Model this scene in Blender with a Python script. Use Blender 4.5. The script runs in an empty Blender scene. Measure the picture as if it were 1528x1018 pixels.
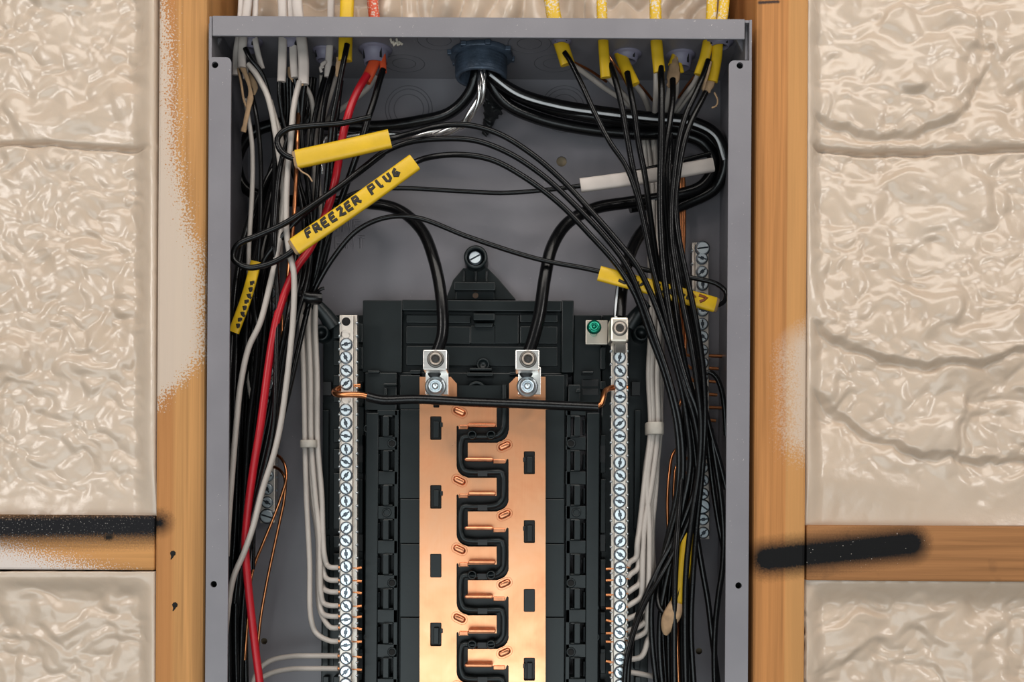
import bpy, bmesh, math, random
import numpy as np
from mathutils import Vector, Matrix
from mathutils.geometry import tessellate_polygon

R = random.Random(7)
S = bpy.context.scene
COL = S.collection

# ------------------------------------------------------------------ camera, world, lights, exposure
K = 0.000447          # metres per photo pixel on the plane of the enclosure's front flange
D = 0.684             # camera distance to that plane (m)
CX, CY = 764.0, 749.0 # principal point (shifted lens)
ROLL = 0.0064
Z0 = 1.50             # height of the lens above the floor
cam_d = bpy.data.cameras.new('camera'); cam = bpy.data.objects.new('camera', cam_d); COL.objects.link(cam)
cam.location = (0, -D, Z0)
cam.rotation_mode = 'XYZ'
cam.matrix_world = Matrix.Translation((0, -D, Z0)) @ Matrix.Rotation(math.radians(90), 4, 'X') @ Matrix.Rotation(ROLL, 4, 'Z')
cam_d.sensor_width = 36.0
cam_d.lens = 36.0 * (D / K) / 1528.0
cam_d.shift_x = (764.0 - CX) / 1528.0
cam_d.shift_y = (CY - 509.0) / 1528.0
cam_d.clip_start = 0.02
S.camera = cam

w = bpy.data.worlds.new('room_light'); S.world = w; w.use_nodes = True
w.node_tree.nodes['Background'].inputs[0].default_value = (0.92, 0.96, 1.0, 1)
w.node_tree.nodes['Background'].inputs[1].default_value = 0.09

def area(name, loc, target, sx, sy, power, col):
    l = bpy.data.lights.new(name, 'AREA'); l.shape = 'RECTANGLE'; l.size = sx; l.size_y = sy
    l.energy = power; l.color = col
    o = bpy.data.objects.new(name, l); COL.objects.link(o)
    o.location = loc
    o.rotation_euler = (Vector(target) - Vector(loc)).to_track_quat('-Z', 'Y').to_euler()
    return o
# ceiling light of the room above and behind the camera, and a low cool window behind it
area('ceiling_light', (0.15, -1.05, 2.75), (0.05, 0, 1.50), 2.2, 0.7, 22, (1.0, 0.94, 0.87))
area('window_light', (-0.25, -2.2, 0.74), (0.0, 0, 1.40), 2.6, 1.1, 28, (0.88, 0.98, 1.0))
area('added_side_lamp_left', (-1.15, -1.35, 1.95), (0, 0, 1.55), 0.40, 0.40, 6.5, (1.0, 0.96, 0.92))  # added unseen side lamp, gives small highlights on foam and wire edges
area('added_side_lamp_right', (1.25, -1.45, 2.0), (0, 0, 1.55), 0.40, 0.40, 6.5, (1.0, 0.96, 0.92))  # second added lamp, same highlights from the other side
S.view_settings.view_transform = 'Standard'; S.view_settings.look = 'None'
S.view_settings.gamma = 1.0; S.view_settings.use_curve_mapping = False
S.view_settings.exposure = -0.10

# ------------------------------------------------------------------ helpers: pixels to metres
def unroll(px, py):
    dx, dy = px - CX, py - CY
    return dx + ROLL * dy, dy - ROLL * dx
def P(px, py, z=0.0):
    """photo pixel + depth in mm behind the flange plane -> world point (x right, y into the wall, z up)"""
    x, y = unroll(px, py); f = K * (D + z * 0.001) / D
    return Vector((x * f, z * 0.001, Z0 - y * f))
def pxs(z): return K * (D + z * 0.001) / D     # metres per pixel at depth z

# ------------------------------------------------------------------ helpers: materials
def rgb(c): return (c[0], c[1], c[2], 1.0)
class NT:
    def __init__(self, name):
        self.m = bpy.data.materials.new(name); self.m.use_nodes = True
        self.t = self.m.node_tree; self.b = self.t.nodes['Principled BSDF']
    def n(self, typ, **kw):
        nd = self.t.nodes.new(typ)
        for k, v in kw.items():
            if k.startswith('i_'):
                key = k[2:]; key = int(key) if key.isdigit() else key.replace('_', ' ')
                nd.inputs[key].default_value = v
            else: setattr(nd, k, v)
        return nd
    def l(self, a, b): self.t.links.new(a, b)
    def math(self, op, a, b=None, clamp=False):
        nd = self.n('ShaderNodeMath', operation=op, use_clamp=clamp)
        for i, v in enumerate((a, b)):
            if v is None: continue
            if isinstance(v, (int, float)): nd.inputs[i].default_value = v
            else: self.l(v, nd.inputs[i])
        return nd.outputs[0]
    def mix(self, fac, a, b):
        nd = self.n('ShaderNodeMix', data_type='RGBA')
        for sock, v in ((nd.inputs[0], fac), (nd.inputs[6], a), (nd.inputs[7], b)):
            if isinstance(v, (int, float)): sock.default_value = v
            elif isinstance(v, tuple): sock.default_value = v if len(v) == 4 else rgb(v)
            else: self.l(v, sock)
        return nd.outputs[2]
    def noise(self, vec, scale, detail=3, rough=0.5, dist=0.0):
        nd = self.n('ShaderNodeTexNoise'); nd.inputs['Scale'].default_value = scale
        nd.inputs['Detail'].default_value = detail; nd.inputs['Roughness'].default_value = rough
        nd.inputs['Distortion'].default_value = dist
        if vec is not None: self.l(vec, nd.inputs['Vector'])
        return nd.outputs['Fac']
    def ramp(self, fac, stops):
        nd = self.n('ShaderNodeValToRGB'); el = nd.color_ramp.elements
        while len(el) < len(stops): el.new(0.5)
        for e, (p, c) in zip(el, stops):
            e.position = p; e.color = rgb(c) if not isinstance(c, (int, float)) else (c, c, c, 1)
        self.l(fac, nd.inputs[0]); return nd.outputs[0]
    def coord(self, scale=(1, 1, 1)):
        tc = self.n('ShaderNodeTexCoord'); mp = self.n('ShaderNodeMapping')
        mp.inputs['Scale'].default_value = scale; self.l(tc.outputs['Object'], mp.inputs[0])
        return mp.outputs[0]
    def bump(self, h, strength, dist=0.001):
        nd = self.n('ShaderNodeBump'); nd.inputs['Strength'].default_value = strength
        nd.inputs['Distance'].default_value = dist; self.l(h, nd.inputs['Height'])
        self.l(nd.outputs[0], self.b.inputs['Normal'])

def simple(name, col, rough=0.5, metal=0.0, var=0.12, nscale=60, bump=0.0, bscale=400, spec=0.5, coat=0.0, stretch=(1, 1, 1)):
    t = NT(name); v = t.coord(stretch)
    f = t.noise(v, nscale, 3)
    lo = tuple(max(0, c * (1 - var)) for c in col); hi = tuple(min(1, c * (1 + var)) for c in col)
    t.l(t.ramp(f, [(0.3, lo), (0.7, hi)]), t.b.inputs['Base Color'])
    t.b.inputs['Roughness'].default_value = rough; t.b.inputs['Metallic'].default_value = metal
    t.b.inputs['Specular IOR Level'].default_value = spec; t.b.inputs['Coat Weight'].default_value = coat
    if bump: t.bump(t.noise(v, bscale, 2), bump, 0.0006)
    return t.m

M = {}
M['black'] = simple('black_insulation', (0.0028, 0.0028, 0.0032), 0.26, bump=0.16, bscale=900, spec=0.34)
M['black_thick'] = simple('black_cable_insulation', (0.003, 0.003, 0.0035), 0.25, bump=0.12, bscale=300, spec=0.35)
M['white'] = simple('white_insulation', (0.42, 0.375, 0.34), 0.42, var=0.08)
M['white_stripe'] = simple('white_stripe', (0.62, 0.64, 0.66), 0.4, var=0.05)
M['white_jacket'] = simple('white_jacket', (0.53, 0.465, 0.425), 0.45, var=0.08)
M['red'] = simple('red_insulation', (0.40, 0.006, 0.014), 0.35, var=0.1)
M['yellow'] = simple('yellow_jacket', (0.69, 0.42, 0.010), 0.42, var=0.1, bump=0.15, bscale=500)
M['paper'] = simple('brown_kraft_paper', (0.36, 0.23, 0.13), 0.8, var=0.25, nscale=150, bump=0.4)
M['ink'] = simple('black_marker_ink', (0.012, 0.008, 0.006), 0.6)
M['ink_red'] = simple('brown_marker_ink', (0.20, 0.05, 0.01), 0.6)
M['copper_wire'] = simple('bare_copper_wire', (0.62, 0.24, 0.10), 0.28, 1.0, var=0.25, nscale=80)
M['aluminium'] = simple('bare_aluminium_strand', (0.72, 0.70, 0.69), 0.25, 1.0, var=0.15)
M['bar'] = simple('tin_plated_bar', (0.66, 0.60, 0.54), 0.46, 1.0, var=0.12, bump=0.15)
M['zinc'] = simple('zinc_screw', (0.80, 0.88, 0.96), 0.40, 1.0, var=0.1)
M['lug'] = simple('brushed_aluminium_lug', (0.80, 0.78, 0.75), 0.36, 1.0, var=0.08, stretch=(1, 1, 6))
M['lug_warm'] = simple('satin_tin_lug', (0.70, 0.63, 0.54), 0.40, 1.0, var=0.08)
M['lug_dull'] = simple('worn_set_screw', (0.42, 0.36, 0.31), 0.42, 1.0, var=0.3, nscale=200)
M['socket'] = simple('dark_socket', (0.035, 0.032, 0.03), 0.45, 0.6)
M['dark_metal'] = simple('dark_steel', (0.14, 0.13, 0.12), 0.4, 1.0)
M['green'] = simple('green_screw_coating', (0.004, 0.19, 0.12), 0.22, 0.75, spec=0.7)
M['plastic'] = simple('black_moulded_plastic', (0.0065, 0.0105, 0.0115), 0.36, var=0.15, bump=0.06, bscale=700, spec=0.36)
M['plastic_deep'] = simple('black_plastic_recess', (0.008, 0.009, 0.010), 0.5)
M['conduit'] = simple('blue_grey_fitting', (0.070, 0.095, 0.135), 0.42, 0.35, var=0.3, nscale=120, bump=0.4)
M['connector'] = simple('purple_grey_connector', (0.20, 0.185, 0.25), 0.5, var=0.12)
M['patch'] = simple('rough_black_patch', (0.008, 0.009, 0.010), 0.45, bump=1.0, bscale=350)
M['tie_white'] = simple('grey_white_tie', (0.42, 0.38, 0.33), 0.5, var=0.1, nscale=200)
M['hole'] = simple('dark_hole', (0.004, 0.004, 0.004), 0.9)
M['grit'] = simple('foam_crumb', (0.62, 0.55, 0.46), 0.8)
M['sheath'] = simple('wall_sheathing', (0.36, 0.28, 0.19), 0.8, nscale=30)
M['floor'] = simple('concrete_floor', (0.32, 0.31, 0.30), 0.7, nscale=8)

def dusty(name, col, amount):
    t = NT(name); geo = t.n('ShaderNodeNewGeometry'); sep = t.n('ShaderNodeSeparateXYZ'); t.l(geo.outputs['Position'], sep.inputs[0])
    n1 = t.noise(geo.outputs['Position'], 700, 2); n2 = t.noise(geo.outputs['Position'], 70, 2)
    zz = t.math('MULTIPLY', t.math('SUBTRACT', sep.outputs[2], Z0 + 0.320), 50.0, True)   # only above the box, where foam was sprayed
    m = t.math('MULTIPLY', t.math('SUBTRACT', t.math('ADD', n1, t.math('MULTIPLY', n2, 0.5)), 1.02 - amount), 9.0, True)
    t.l(t.mix(t.math('MULTIPLY', m, zz), col, (0.64, 0.56, 0.47)), t.b.inputs['Base Color']); t.b.inputs['Roughness'].default_value = 0.45
    return t.m
# grey enamel with fine specks of overspray
M['orange_jacket'] = dusty('orange_jacket', (0.62, 0.075, 0.022), 0.24)
M['yellow_dusty'] = dusty('yellow_jacket_foam_dusted', (0.69, 0.42, 0.010), 0.24)
t = NT('grey_enamel'); v = t.coord()
sp = t.noise(v, 900, 1); sp2 = t.noise(v, 18, 2)
mask = t.math('MULTIPLY', t.ramp(sp, [(0.765, 0.0), (0.785, 1.0)]), t.ramp(sp2, [(0.45, 0.0), (0.6, 0.8)]))
base = t.ramp(t.noise(v, 26, 3), [(0.3, (0.178, 0.168, 0.186)), (0.7, (0.205, 0.194, 0.212))])
t.l(t.mix(mask, base, (0.62, 0.57, 0.52)), t.b.inputs['Base Color'])
t.b.inputs['Roughness'].default_value = 0.38; t.b.inputs['Specular IOR Level'].default_value = 0.55
t.bump(t.noise(v, 700, 2), 0.08, 0.0004); M['enamel'] = t.m

# copper bus: brushed, with stains
t = NT('brushed_copper'); v = t.coord((1, 1, 1)); vb = t.coord((60, 60, 1.0))
st = t.noise(v, 22, 4, 0.6, 0.4); br = t.noise(vb, 30, 2)
c = t.ramp(st, [(0.28, (0.72, 0.27, 0.12)), (0.5, (0.87, 0.39, 0.195)), (0.75, (0.92, 0.48, 0.275))])
t.l(t.mix(t.math('MULTIPLY', br, 0.25), c, (0.95, 0.56, 0.35)), t.b.inputs['Base Color'])
t.b.inputs['Metallic'].default_value = 1.0
t.l(t.ramp(st, [(0.3, 0.40), (0.7, 0.27)]), t.b.inputs['Roughness'])
t.bump(br, 0.06, 0.0004); M['copper'] = t.m
M['copper_dark'] = simple('darkened_copper', (0.66, 0.27, 0.14), 0.32, 1.0, var=0.25, nscale=150)

# spray foam
t = NT('spray_foam'); v = t.coord()
f = t.noise(v, 9, 4, 0.6)
c = t.ramp(f, [(0.3, (0.545, 0.425, 0.325)), (0.7, (0.60, 0.488, 0.39))])
t.l(c, t.b.inputs['Base Color'])
t.b.inputs['Roughness'].default_value = 0.25; t.b.inputs['Specular IOR Level'].default_value = 0.6
t.b.inputs['Subsurface Weight'].default_value = 0.12; t.b.inputs['Subsurface Radius'].default_value = (0.004, 0.003, 0.002)
t.bump(t.noise(v, 240, 3), 0.16, 0.001); M['foam'] = t.m

FOAM_DUST = (0.58, 0.49, 0.41)
def wood(name, tone, horizontal, deco):
    """softwood with grain along the board; deco(t, x, z, colour) -> colour adds paint marks / overspray (object x,z metres)"""
    t = NT(name)
    tc = t.n('ShaderNodeTexCoord'); sep = t.n('ShaderNodeSeparateXYZ'); t.l(tc.outputs['Object'], sep.inputs[0])
    mp = t.coord((1.2, 8, 55) if horizontal else (55, 8, 1.2)); mp2 = t.coord((4, 30, 260) if horizontal else (260, 30, 4))
    g = t.noise(mp, 3.2, 4, 0.55, 0.6); g2 = t.noise(mp2, 3, 3, 0.6)
    lo = tuple(c * 0.72 for c in tone); hi = tuple(min(1, c * 1.18) for c in tone)
    c = t.ramp(g, [(0.32, lo), (0.5, tone), (0.68, hi)])
    c = t.mix(t.math('MULTIPLY', t.ramp(g2, [(0.45, 0.0), (0.75, 1.0)]), 0.35), c, tuple(k * 0.6 for k in tone))
    c = deco(t, sep.outputs[0], sep.outputs[2], tc.outputs['Object'], c)
    t.l(c, t.b.inputs['Base Color']); t.b.inputs['Roughness'].default_value = 0.62
    t.b.inputs['Specular IOR Level'].default_value = 0.16
    t.bump(g2, 0.25, 0.0006)
    return t.m
def capsule(t, x, z, a, b, r, soft, vec, jitter=0.004):
    """0..1 mask of a sprayed stroke from a to b (object x,z), half width r, soft edge"""
    (ax, az), (bx, bz) = a, b; ex, ez = bx - ax, bz - az; L2 = ex * ex + ez * ez
    jx = t.math('MULTIPLY', t.math('SUBTRACT', t.noise(vec, 900, 2), 0.5), jitter)
    px_ = t.math('ADD', t.math('SUBTRACT', x, ax), jx); pz_ = t.math('ADD', t.math('SUBTRACT', z, az), jx)
    h = t.math('DIVIDE', t.math('ADD', t.math('MULTIPLY', px_, ex), t.math('MULTIPLY', pz_, ez)), L2, True)
    dx = t.math('SUBTRACT', px_, t.math('MULTIPLY', h, ex)); dz = t.math('SUBTRACT', pz_, t.math('MULTIPLY', h, ez))
    d = t.math('SQRT', t.math('ADD', t.math('MULTIPLY', dx, dx), t.math('MULTIPLY', dz, dz)))
    return t.math('SUBTRACT', 1.0, t.math('DIVIDE', t.math('SUBTRACT', d, r), soft, True), True)

# ------------------------------------------------------------------ helpers: mesh building
class MB:
    def __init__(self): self.v = []; self.f = []; self.sm = []
    def add(self, vs, fs, smooth=False):
        o = len(self.v); self.v += [tuple(p) for p in vs]
        for q in fs: self.f.append(tuple(i + o for i in q)); self.sm.append(smooth)
        return self
    def box(self, x0, x1, y0, y1, z0, z1):
        vs = [(x, y, z) for x in (x0, x1) for y in (y0, y1) for z in (z0, z1)]
        return self.add(vs, [(0, 1, 3, 2), (4, 6, 7, 5), (0, 4, 5, 1), (2, 3, 7, 6), (0, 2, 6, 4), (1, 5, 7, 3)])
    def pbox(self, x0, y0, x1, y1, zf, zb):
        """box whose front face covers photo rectangle x0..x1, y0..y1 at depth zf and runs back to depth zb (mm)"""
        c = P((x0 + x1) / 2, (y0 + y1) / 2, zf); s = pxs(zf)
        hx, hz = abs(x1 - x0) / 2 * s, abs(y1 - y0) / 2 * s
        return self.box(c.x - hx, c.x + hx, zf * .001, zb * .001, c.z - hz, c.z + hz)
    def prism(self, pts, y0, y1, holes=(), chamfer=0):
        """polygon in x,z (world), extruded from y0 (front) to y1"""
        loops = [list(pts)] + [list(h) for h in holes]
        flat = [p for l in loops for p in l]
        tris = tessellate_polygon([[Vector((p[0], p[1], 0)) for p in l] for l in loops])
        n = len(flat)
        vs = [(p[0], y0, p[1]) for p in flat] + [(p[0], y1, p[1]) for p in flat]
        fs = [tuple(t_) for t_ in tris] + [tuple(i + n for i in reversed(t_)) for t_ in tris]
        o = 0
        for l in loops:
            m = len(l)
            for i in range(m):
                a, b = o + i, o + (i + 1) % m
                fs.append((a, b, b + n, a + n))
            o += m
        return self.add(vs, fs)
    def ppoly(self, pts, zf, zb, holes=()):
        q = lambda l: [(P(x, y, zf).x, P(x, y, zf).z) for x, y in l]
        return self.prism(q(pts), zf * .001, zb * .001, [q(h) for h in holes])
    def cyl(self, c, axis, r, h, n=20, r2=None, smooth=True):
        """cylinder from c along axis, length h"""
        return self.lathe(c, axis, [(0, 0), (r, 0), (r2 if r2 is not None else r, h), (0, h)], n, smooth)
    def lathe(self, c, axis, prof, n=24, smooth=True):
        axis = Vector(axis).normalized(); u = axis.orthogonal().normalized(); w_ = axis.cross(u); c = Vector(c)
        vs = []; fs = []
        for (r, h) in prof:
            for i in range(n):
                a = 2 * math.pi * i / n
                vs.append(c + axis * h + (u * math.cos(a) + w_ * math.sin(a)) * max(r, 1e-6))
        for j in range(len(prof) - 1):
            for i in range(n):
                a, b = j * n + i, j * n + (i + 1) % n
                fs.append((a, b, b + n, a + n))
        return self.add(vs, fs, smooth)
    def sweep(self, path, rx, ry, n=8, power=2.0, caps=True, phase=0.0):
        """tube along world points: rx half width across the view, ry half depth; superellipse section"""
        path = [Vector(p) for p in path]; m = len(path); ring = []
        prevs = None
        for i, p in enumerate(path):
            tg = (path[min(i + 1, m - 1)] - path[max(i - 1, 0)])
            tg = tg.normalized() if tg.length > 1e-9 else Vector((0, 0, 1))
            sd = tg.cross(Vector((0, 1, 0)))
            if sd.length < 0.25: sd = prevs if prevs is not None else Vector((1, 0, 0))
            sd = (sd - tg * sd.dot(tg)).normalized()
            if prevs is not None and sd.dot(prevs) < -0.3 and sd.length: pass
            prevs = sd
            nr = sd.cross(tg).normalized()
            a_ = rx[i] if isinstance(rx, (list, tuple)) else rx; b_ = ry[i] if isinstance(ry, (list, tuple)) else ry
            for k in range(n):
                th = 2 * math.pi * k / n + phase; cs, sn = math.cos(th), math.sin(th)
                ring.append(p + sd * (a_ * math.copysign(abs(cs) ** (2 / power), cs)) + nr * (b_ * math.copysign(abs(sn) ** (2 / power), sn)))
        fs = [(j * n + k, j * n + (k + 1) % n, (j + 1) * n + (k + 1) % n, (j + 1) * n + k) for j in range(m - 1) for k in range(n)]
        self.add(ring, fs, True)
        if caps:
            self.add(ring[:n], [tuple(range(n))]); self.add(ring[-n:], [tuple(reversed(range(n)))])
        return self

def catmull(pts, step):
    """pts: world Vectors -> resampled smooth world points"""
    pts = [Vector(p) for p in pts]
    if len(pts) == 2:
        n = max(1, int((pts[1] - pts[0]).length / step)); return [pts[0].lerp(pts[1], i / n) for i in range(n + 1)]
    e = [pts[0] * 2 - pts[1]] + pts + [pts[-1] * 2 - pts[-2]]; out = []
    for i in range(1, len(e) - 2):
        p0, p1, p2, p3 = e[i - 1:i + 3]
        t0 = 0.0; t1 = t0 + max((p1 - p0).length, 1e-6) ** .5; t2 = t1 + max((p2 - p1).length, 1e-6) ** .5; t3 = t2 + max((p3 - p2).length, 1e-6) ** .5
        n = max(1, int((p2 - p1).length / step))
        for k in range(n):
            t_ = t1 + (t2 - t1) * k / n
            a1 = p0 * ((t1 - t_) / (t1 - t0)) + p1 * ((t_ - t0) / (t1 - t0)); a2 = p1 * ((t2 - t_) / (t2 - t1)) + p2 * ((t_ - t1) / (t2 - t1)); a3 = p2 * ((t3 - t_) / (t3 - t2)) + p3 * ((t_ - t2) / (t3 - t2))
            b1 = a1 * ((t2 - t_) / (t2 - t0)) + a2 * ((t_ - t0) / (t2 - t0)); b2 = a2 * ((t3 - t_) / (t3 - t1)) + a3 * ((t_ - t1) / (t3 - t1))
            out.append(b1 * ((t2 - t_) / (t2 - t1)) + b2 * ((t_ - t1) / (t2 - t1)))
    out.append(pts[-1]); return out
def ppath(pts, step_px=5): return catmull([P(*p) for p in pts], step_px * K)

def base_of(mb):
    a = np.array(mb.v); return Vector(((a[:, 0].min() + a[:, 0].max()) / 2, (a[:, 1].min() + a[:, 1].max()) / 2, a[:, 2].min()))
def obj(name, mb, mat, parent=None, bevel=0.0, at=None, label=None):
    """link one mesh object; world-space builder vertices are stored relative to the object's own base (or its parent's origin)"""
    me = bpy.data.meshes.new(name)
    org = wloc(parent) if parent is not None else (at if at is not None else base_of(mb))
    o_ = (org.x, org.y, org.z)
    me.from_pydata([(p[0] - o_[0], p[1] - o_[1], p[2] - o_[2]) for p in mb.v], [], mb.f)
    me.polygons.foreach_set('use_smooth', mb.sm)
    bm = bmesh.new(); bm.from_mesh(me); bmesh.ops.recalc_face_normals(bm, faces=bm.faces); bm.to_mesh(me); bm.free()
    me.materials.append(mat); me.update()
    ob = bpy.data.objects.new(name, me); COL.objects.link(ob)
    if parent is None: ob.location = org
    else: ob.parent = parent
    if bevel:
        bv = ob.modifiers.new('edge', 'BEVEL'); bv.width = bevel; bv.segments = 2; bv.limit_method = 'ANGLE'; bv.angle_limit = math.radians(40)
    if label: ob['label'] = label
    return ob
def wloc(o):
    v = Vector(o.location); p = o.parent
    while p is not None: v += p.location; p = p.parent
    return v
def tag(o, label, cat, group=None, kind=None):
    o['label'] = label
    if kind: o['kind'] = kind
    else: o['category'] = cat
    if group: o['group'] = group
    return o
def thing(name, label, cat, loc, group=None):
    o = bpy.data.objects.new(name, None); COL.objects.link(o); o.location = loc; o.empty_display_size = .01
    return tag(o, label, cat, group)
def inst(name, src, loc, parent, rot=0.0, mat=None):
    """shared-mesh copy of a part at a world point, turned about the view axis"""
    o = src.copy(); o.name = name; COL.objects.link(o); o.parent = parent
    o.location = Vector(loc) - wloc(parent); o.rotation_euler = (0, rot, 0)
    return o

def circle(cx, cy, r, n=16): return [(cx + r * math.cos(2 * math.pi * i / n), cy + r * math.sin(2 * math.pi * i / n)) for i in range(n)]
def rrect(x0, y0, x1, y1, r, n=4):
    out = []
    for (cx, cy, a0) in ((x1 - r, y0 + r, -90), (x1 - r, y1 - r, 0), (x0 + r, y1 - r, 90), (x0 + r, y0 + r, 180)):
        for i in range(n + 1):
            a = math.radians(a0 + 90 * i / n); out.append((cx + r * math.cos(a), cy + r * math.sin(a)))
    return out

# ------------------------------------------------------------------ setting: floor, sheathing
o = obj('floor', MB().box(-1.6, 1.6, -2.6, 0.16, -0.05, 0.0), M['floor']); o['kind'] = 'structure'; o['label'] = 'bare concrete floor below the stud wall'
o = obj('wall_back', MB().box(-1.6, 1.6, 0.112, 0.125, 0.0, 2.45), M['sheath']); o['kind'] = 'structure'; o['label'] = 'sheathing behind the spray foam'

# ------------------------------------------------------------------ studs and blocking
ZS = 11.0
def px_x(px, z=ZS): return P(px, 509, z).x
def px_z(py, z=ZS): return P(764, py, z).z
LX0, LX1 = px_x(233.5), px_x(306.5); RX0, RX1 = px_x(1125.5), px_x(1204)
def deco_left(t, x, z, vec, c):
    fr0 = t.math('DIVIDE', t.math('SUBTRACT', x, -(LX1 - LX0) / 2), LX1 - LX0)
    c = t.mix(t.math('MULTIPLY', t.math('MULTIPLY', t.math('SUBTRACT', 0.42, fr0), 9.0, True), 0.6), c, (0.41, 0.165, 0.055))
    # foam mist along the outer edge: edge wanders with height; speckled border
    hx = t.math('SUBTRACT', x, 0.0)                      # object x: 0 at stud centre
    zr = t.math('SUBTRACT', z, (px_z(400)))              # height above photo row 400
    mr = t.n('ShaderNodeFloatCurve')
    cv = mr.mapping.curves[0]
    # x axis: photo row 0..1018 -> 0..1 ; y: width of the mist in stud fractions
    pts = [(0.0, 0.10), (0.08, 0.24), (0.2, 0.33), (0.27, 0.45), (0.33, 0.66), (0.40, 0.93), (0.48, 1.0), (0.53, 0.86), (0.58, 0.30), (0.62, 0.0), (1.0, 0.0)]
    cv.points[0].location = pts[0]; cv.points[1].location = pts[-1]
    for q in pts[1:-1]: cv.points.new(*q)
    mr.mapping.update()
    row = t.math('DIVIDE', t.math('SUBTRACT', px_z(0), z), px_z(0) - px_z(1018), True)
    t.l(row, mr.inputs['Value'])
    frac = t.math('DIVIDE', t.math('SUBTRACT', x, -(LX1 - LX0) / 2), LX1 - LX0)
    n1 = t.math('MULTIPLY', t.math('SUBTRACT', t.noise(vec, 60, 3), 0.5), 0.35)
    n2 = t.math('MULTIPLY', t.math('SUBTRACT', t.noise(vec, 750, 2), 0.5), 1.5)
    edge = t.math('SUBTRACT', t.math('ADD', mr.outputs[0], t.math('ADD', n1, n2)), frac)
    m = t.math('MULTIPLY', t.math('ADD', edge, 0.05), 7.0, True)
    m = t.math('MULTIPLY', m, t.math('GREATER_THAN', mr.outputs[0], 0.02))
    c = t.mix(t.math('MULTIPLY', m, 0.86), c, FOAM_DUST)
    o = Vector(((LX0 + LX1) / 2, 0, 0))
    bk = capsule(t, x, z, (LX0 - o.x, px_z(784)), (px_x(240) - o.x, px_z(784)), 0.0015, 0.0100, vec)
    return t.mix(bk, c, (0.0045, 0.0045, 0.005))
def deco_right(t, x, z, vec, c):
    o = (RX0 + RX1) / 2
    # pale sapwood band on the outer third
    fr = t.math('DIVIDE', t.math('SUBTRACT', x, -(RX1 - RX0) / 2), RX1 - RX0)
    c = t.mix(t.math('MULTIPLY', t.math('MULTIPLY', t.math('SUBTRACT', fr, 0.60), 40.0, True), 0.55), c, (0.56, 0.30, 0.11))
    ms = capsule(t, x, z, (px_x(1212) - o, px_z(640)), (px_x(1208) - o, px_z(525)), 0.008, 0.017, vec, 0.03)
    c = t.mix(t.math('MULTIPLY', ms, 0.75), c, FOAM_DUST)
    bk = capsule(t, x, z, (px_x(1146) - o, px_z(832)), (px_x(1362) - o, px_z(808)), 0.0062, 0.0105, vec)
    c = t.mix(bk, c, (0.0045, 0.0045, 0.005))
    pm = capsule(t, x, z, (px_x(1130) - o, px_z(1.5)), (px_x(1158) - o, px_z(0)), 0.0004, 0.0012, vec, 0.001)
    return t.mix(pm, c, (0.05, 0.03, 0.025))
M['stud_left'] = wood('pine_with_foam_mist', (0.50, 0.25, 0.09), False, deco_left)
M['stud_right'] = wood('pine_with_black_mark', (0.47, 0.205, 0.068), False, deco_right)
sl = thing('wooden_stud', 'upright wooden stud left of the grey enclosure, dusted with white foam', 'stud', (( LX0 + LX1) / 2, .055, 0))
# the wooden bodies use world x/z offsets in their textures: parent origin is the stud's foot
obj('board', MB().box(LX0, LX1, ZS * .001, 0.100, 0, 2.44), M['stud_left'], sl, bevel=0.0022)
nh = MB().cyl((0, 0.0, 0), (0, -1, 0), 0.0022, 0.0004, 12)
nl = MB().lathe(P(258, 826, ZS - .2), (0, -1, 0), [(0, 0), (.0022, 0), (.0018, .00015), (0, .0002)], 12)
for (px, py) in ((258, 826), (261, 903)):
    m_ = MB().lathe(P(px, py, ZS - .1), (0, -1, 0), [(0, 0), (.0020, 0), (.0016, .0002), (0, .0003)], 7)
    m_.sweep([P(px, py, ZS - .15), P(px - 1, py + 5, ZS - .13), P(px - 3, py + 9, ZS - .12)], [.0013, .0008, .0003], .0001, 6)
    obj('nail_hole', m_, M['hole'], sl)
sr = thing('wooden_stud', 'upright wooden stud right of the grey enclosure with a black sprayed mark', 'stud', ((RX0 + RX1) / 2, .055, 0))
obj('board', MB().box(RX0, RX1, ZS * .001, 0.100, 0, 2.44), M['stud_right'], sr, bevel=0.0022)

def deco_bl(t, x, z, vec, c):
    # object origin: block centre foot. foam mist rising from the lower outer corner, black sprayed band along the top
    cx_ = (px_x(-460) + LX0 - .0006) / 2; z0_ = px_z(855)
    n2 = t.math('MULTIPLY', t.math('SUBTRACT', t.noise(vec, 1000, 1), 0.5), 0.050)
    xr = t.math('SUBTRACT', x, px_x(0) - cx_)                       # metres right of photo x=0
    lim = t.math('SUBTRACT', 0.020, t.math('MULTIPLY', xr, 0.26))   # mist height
    m = t.math('MULTIPLY', t.math('SUBTRACT', t.math('ADD', lim, n2), z), 160.0, True)
    c = t.mix(t.math('MULTIPLY', m, 0.9), c, (0.66, 0.60, 0.57))
    bk = capsule(t, x, z, (px_x(-240) - cx_, px_z(797) - z0_), (px_x(240) - cx_, px_z(787) - z0_), 0.0050, 0.0125, vec, 0.010)
    sp = t.ramp(t.noise(vec, 900, 1), [(0.66, 0.0), (0.70, 1.0)])
    fade = t.math('SUBTRACT', 1.0, t.math('MULTIPLY', xr, 9.0, True), True)
    c = t.mix(bk, c, t.mix(t.math('MULTIPLY', sp, t.math('ADD', t.math('MULTIPLY', fade, 0.6), 0.15)), (0.009, 0.009, 0.011), (0.5, 0.47, 0.44)))
    kn = capsule(t, x, z, (px_x(161) - cx_, px_z(806) - z0_), (px_x(166) - cx_, px_z(806) - z0_), 0.0008, 0.002, vec, 0.002)
    return t.mix(kn, c, (0.01, 0.008, 0.006))
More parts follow.
